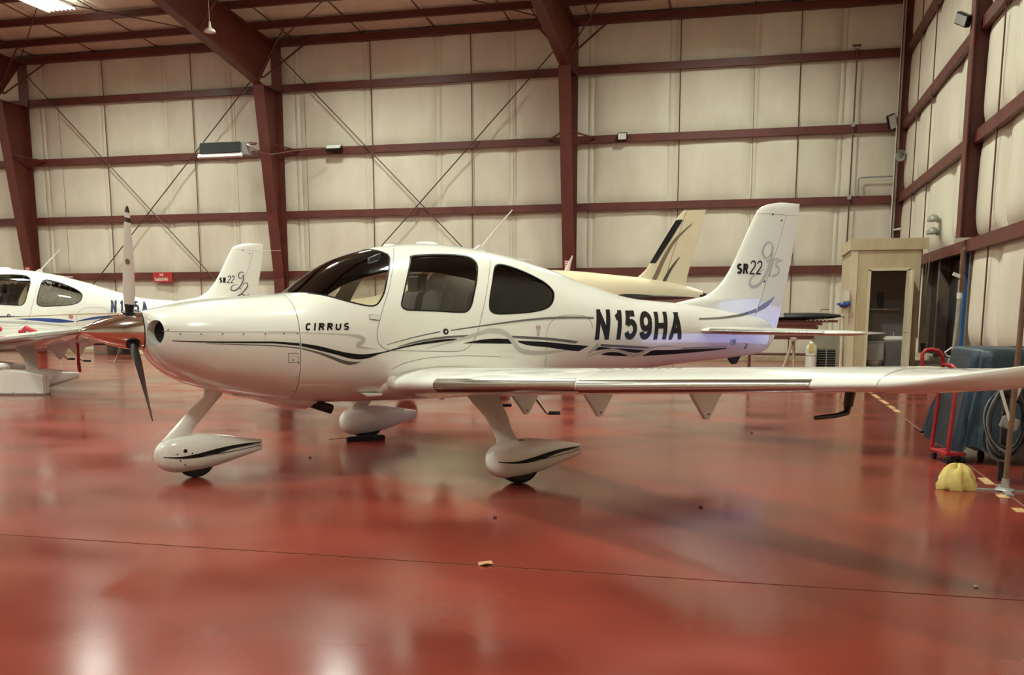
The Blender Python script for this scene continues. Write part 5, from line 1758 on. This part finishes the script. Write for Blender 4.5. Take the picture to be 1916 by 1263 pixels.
ho = thing('hose_coil', 'coiled black and grey hose hanging behind the pole at the right edge', 'hose', (2.02, 8.75, .22))
for k in range(7):
    rx, rz = .13 + .012 * (k % 4), .27 + .012 * (k % 3)
    pts = [(rx * math.cos(a) + .012 * math.sin(3 * a + k), .018 * k - .05 + .015 * math.sin(2 * a + k), .34 + rz * math.sin(a) - .02 * k) for a in [2 * PI * i / 28 for i in range(29)]]
    MB().tube(pts, .011, 7, cap=False).build('hose_turn', M_HOSE2 if k % 2 else M_HOSE, ho)
MB().box((.0, -.10, .28), (.14, .05, .10), M=Matrix.Rotation(.3, 3, 'Y')).build('nozzle', M_GREY, ho, bevel=.01)
MB().b2((-.02, .06, -.215), (.02, .12, .66)).build('hanger_post', M_PBLACK, ho)

pw = thing('pressure_washer', 'black wheeled machine with tangled cables at the right edge', 'machine', (2.32, 8.75, 0))
MB().b2((-.14, -.16, .13), (.28, .26, .74)).build('body', M_PBLACK, pw, bevel=.05)
for (x, y, r) in ((-.10, -.24, .11), (.16, -.30, .13), (.16, .32, .13)):
    MB().lathe([(-.035, r * .5), (-.035, r * .9), (0, r), (.035, r * .9), (.035, r * .5)], (x, y, r), (0, 1, 0), 20).build('wheel', M_RUBBER, pw)
for k in range(5):
    pts = [(.05 + .16 * math.cos(a), -.19 - .012 * k, .42 + .22 * math.sin(a) + .03 * k) for a in [2 * PI * i / 20 for i in range(21)]]
    MB().tube(pts, .012, 6, cap=False).build('cable_loop', M_HOSE, pw)
MB().tube([(-.1, .2, .7), (-.12, .25, 1.0), (.2, .25, 1.0), (.22, .2, .7)], .014, 8).build('handle', M_GREY, pw)

yr = MB()
nr = 40
secs = []
for (u, z) in ((1.0, .0), (1.06, .03), (1.0, .075), (.93, .12), (.80, .155), (.58, .178), (.30, .188), (.05, .190)):
    q = []
    for i in range(nr):
        a = 2 * PI * i / nr
        f_ = u * (1 + (.62 - 2.6 * z) * (abs(math.sin(3.0 * a + .4 + 3 * z)) ** .5 - .62) + (.20 - .8 * z) * math.sin(8 * a + z * 20))
        q.append((.115 * f_ * math.cos(a), .10 * f_ * math.sin(a), max(.002, z + .022 * math.sin(6 * a + 22 * z) * min(1, z * 12))))
    secs.append(q)
yr.loft(secs)
o = yr.build('cleaning_rag', M_YELLOW, smooth=70)
o.location = (1.585, 8.30, 0)
tag(o, 'yellow crumpled cleaning cloth on the floor beside the pole foot', 'cloth')
yl = MB().ellipsoid((0, 0, 0), (.025, .02, .04)).build('yellow_tag', M_YELLOW)
yl.location = (2.005, 8.27, 1.24)
tag(yl, 'small yellow tag hooked on the rusty pole', 'tag')

# plastic stacking things below the far edge: low shelf by the right wall
lb = thing('low_bench', 'low pale timber bench under the dark opening on the right wall', 'bench', (3.35, 21.9, 0))
MB().b2((-.25, -2.4, .30), (.22, 2.2, .34)).build('bench_top', M_TANTRIM, lb)
for y in (-2.2, 0, 2.0):
    MB().b2((-.2, y - .04, 0), (.18, y + .04, .30)).build('leg', M_TANTRIM, lb)

# shapes against the back wall at far left, seen under the spinner
for k, (x, w, h_, m, lab) in enumerate(((-20.9, .5, .42, M_BRONZE, 'low brown crate against the back wall'), (-20.2, .32, .55, M_PBLACK, 'black bin against the back wall'),
                                        (-18.9, 1.5, .62, M_CREAM, 'long cream covered bundle against the back wall'))):
    o = MB().b2((-w / 2, -.3, 0), (w / 2, .3, h_)).b2((-w / 2 - .02, -.32, h_ - .06), (w / 2 + .02, .32, h_ - .02)).build(('crate', 'bin', 'bundle')[k], m, bevel=.05 if k == 2 else .01)
    o.location = (x, D - .75, 0)
    tag(o, lab, ('crate', 'bin', 'bundle')[k])

# ------------------------------------------------------------------ small litter on the floor
lf_ = MB().add([(-.05, -.02, .002), (.0, -.035, .010), (.06, -.01, .003), (.05, .02, .012), (.0, .03, .004), (-.045, .015, .010), (-.05, -.02, .0), (.0, -.035, .008), (.06, -.01, .001), (.05, .02, .010), (.0, .03, .002), (-.045, .015, .008)],
                [(0, 1, 2, 3, 4, 5), (11, 10, 9, 8, 7, 6), (0, 6, 7, 1), (1, 7, 8, 2), (2, 8, 9, 3), (3, 9, 10, 4), (4, 10, 11, 5), (5, 11, 6, 0)]).build('dry_leaf', M_LEAF)
lf_.scale = (.8, .8, 1.6)
lf_.rotation_euler = (0, 0, .5)
lf_.location = (-1.43, 5.12, 0)
tag(lf_, 'dry orange leaf lying on the floor joint', 'leaf')
SP = [(-1.70, 6.35, 'on the red floor in front of the main wheel'), (-.35, 7.05, 'right behind the near main wheel'), (1.14, 5.30, 'near the joint at the lower right'), (-4.15, 8.6, 'left of the nose wheel'),
      (-3.55, 10.2, 'between the nose wheel and the far wheel'), (-.02, 11.6, 'under the left wing of the white airplane')]
for k, (x, y, lab) in enumerate(SP):
    o = MB().ellipsoid((0, 0, .006), (.014, .011, .008), 8, 6).build('pebble', M_PALE if k in (2, 4) else M_DARK)
    o.location = (x, y, -.001)
    tag(o, 'tiny speck of grit ' + lab, 'pebble', 'floor grit')
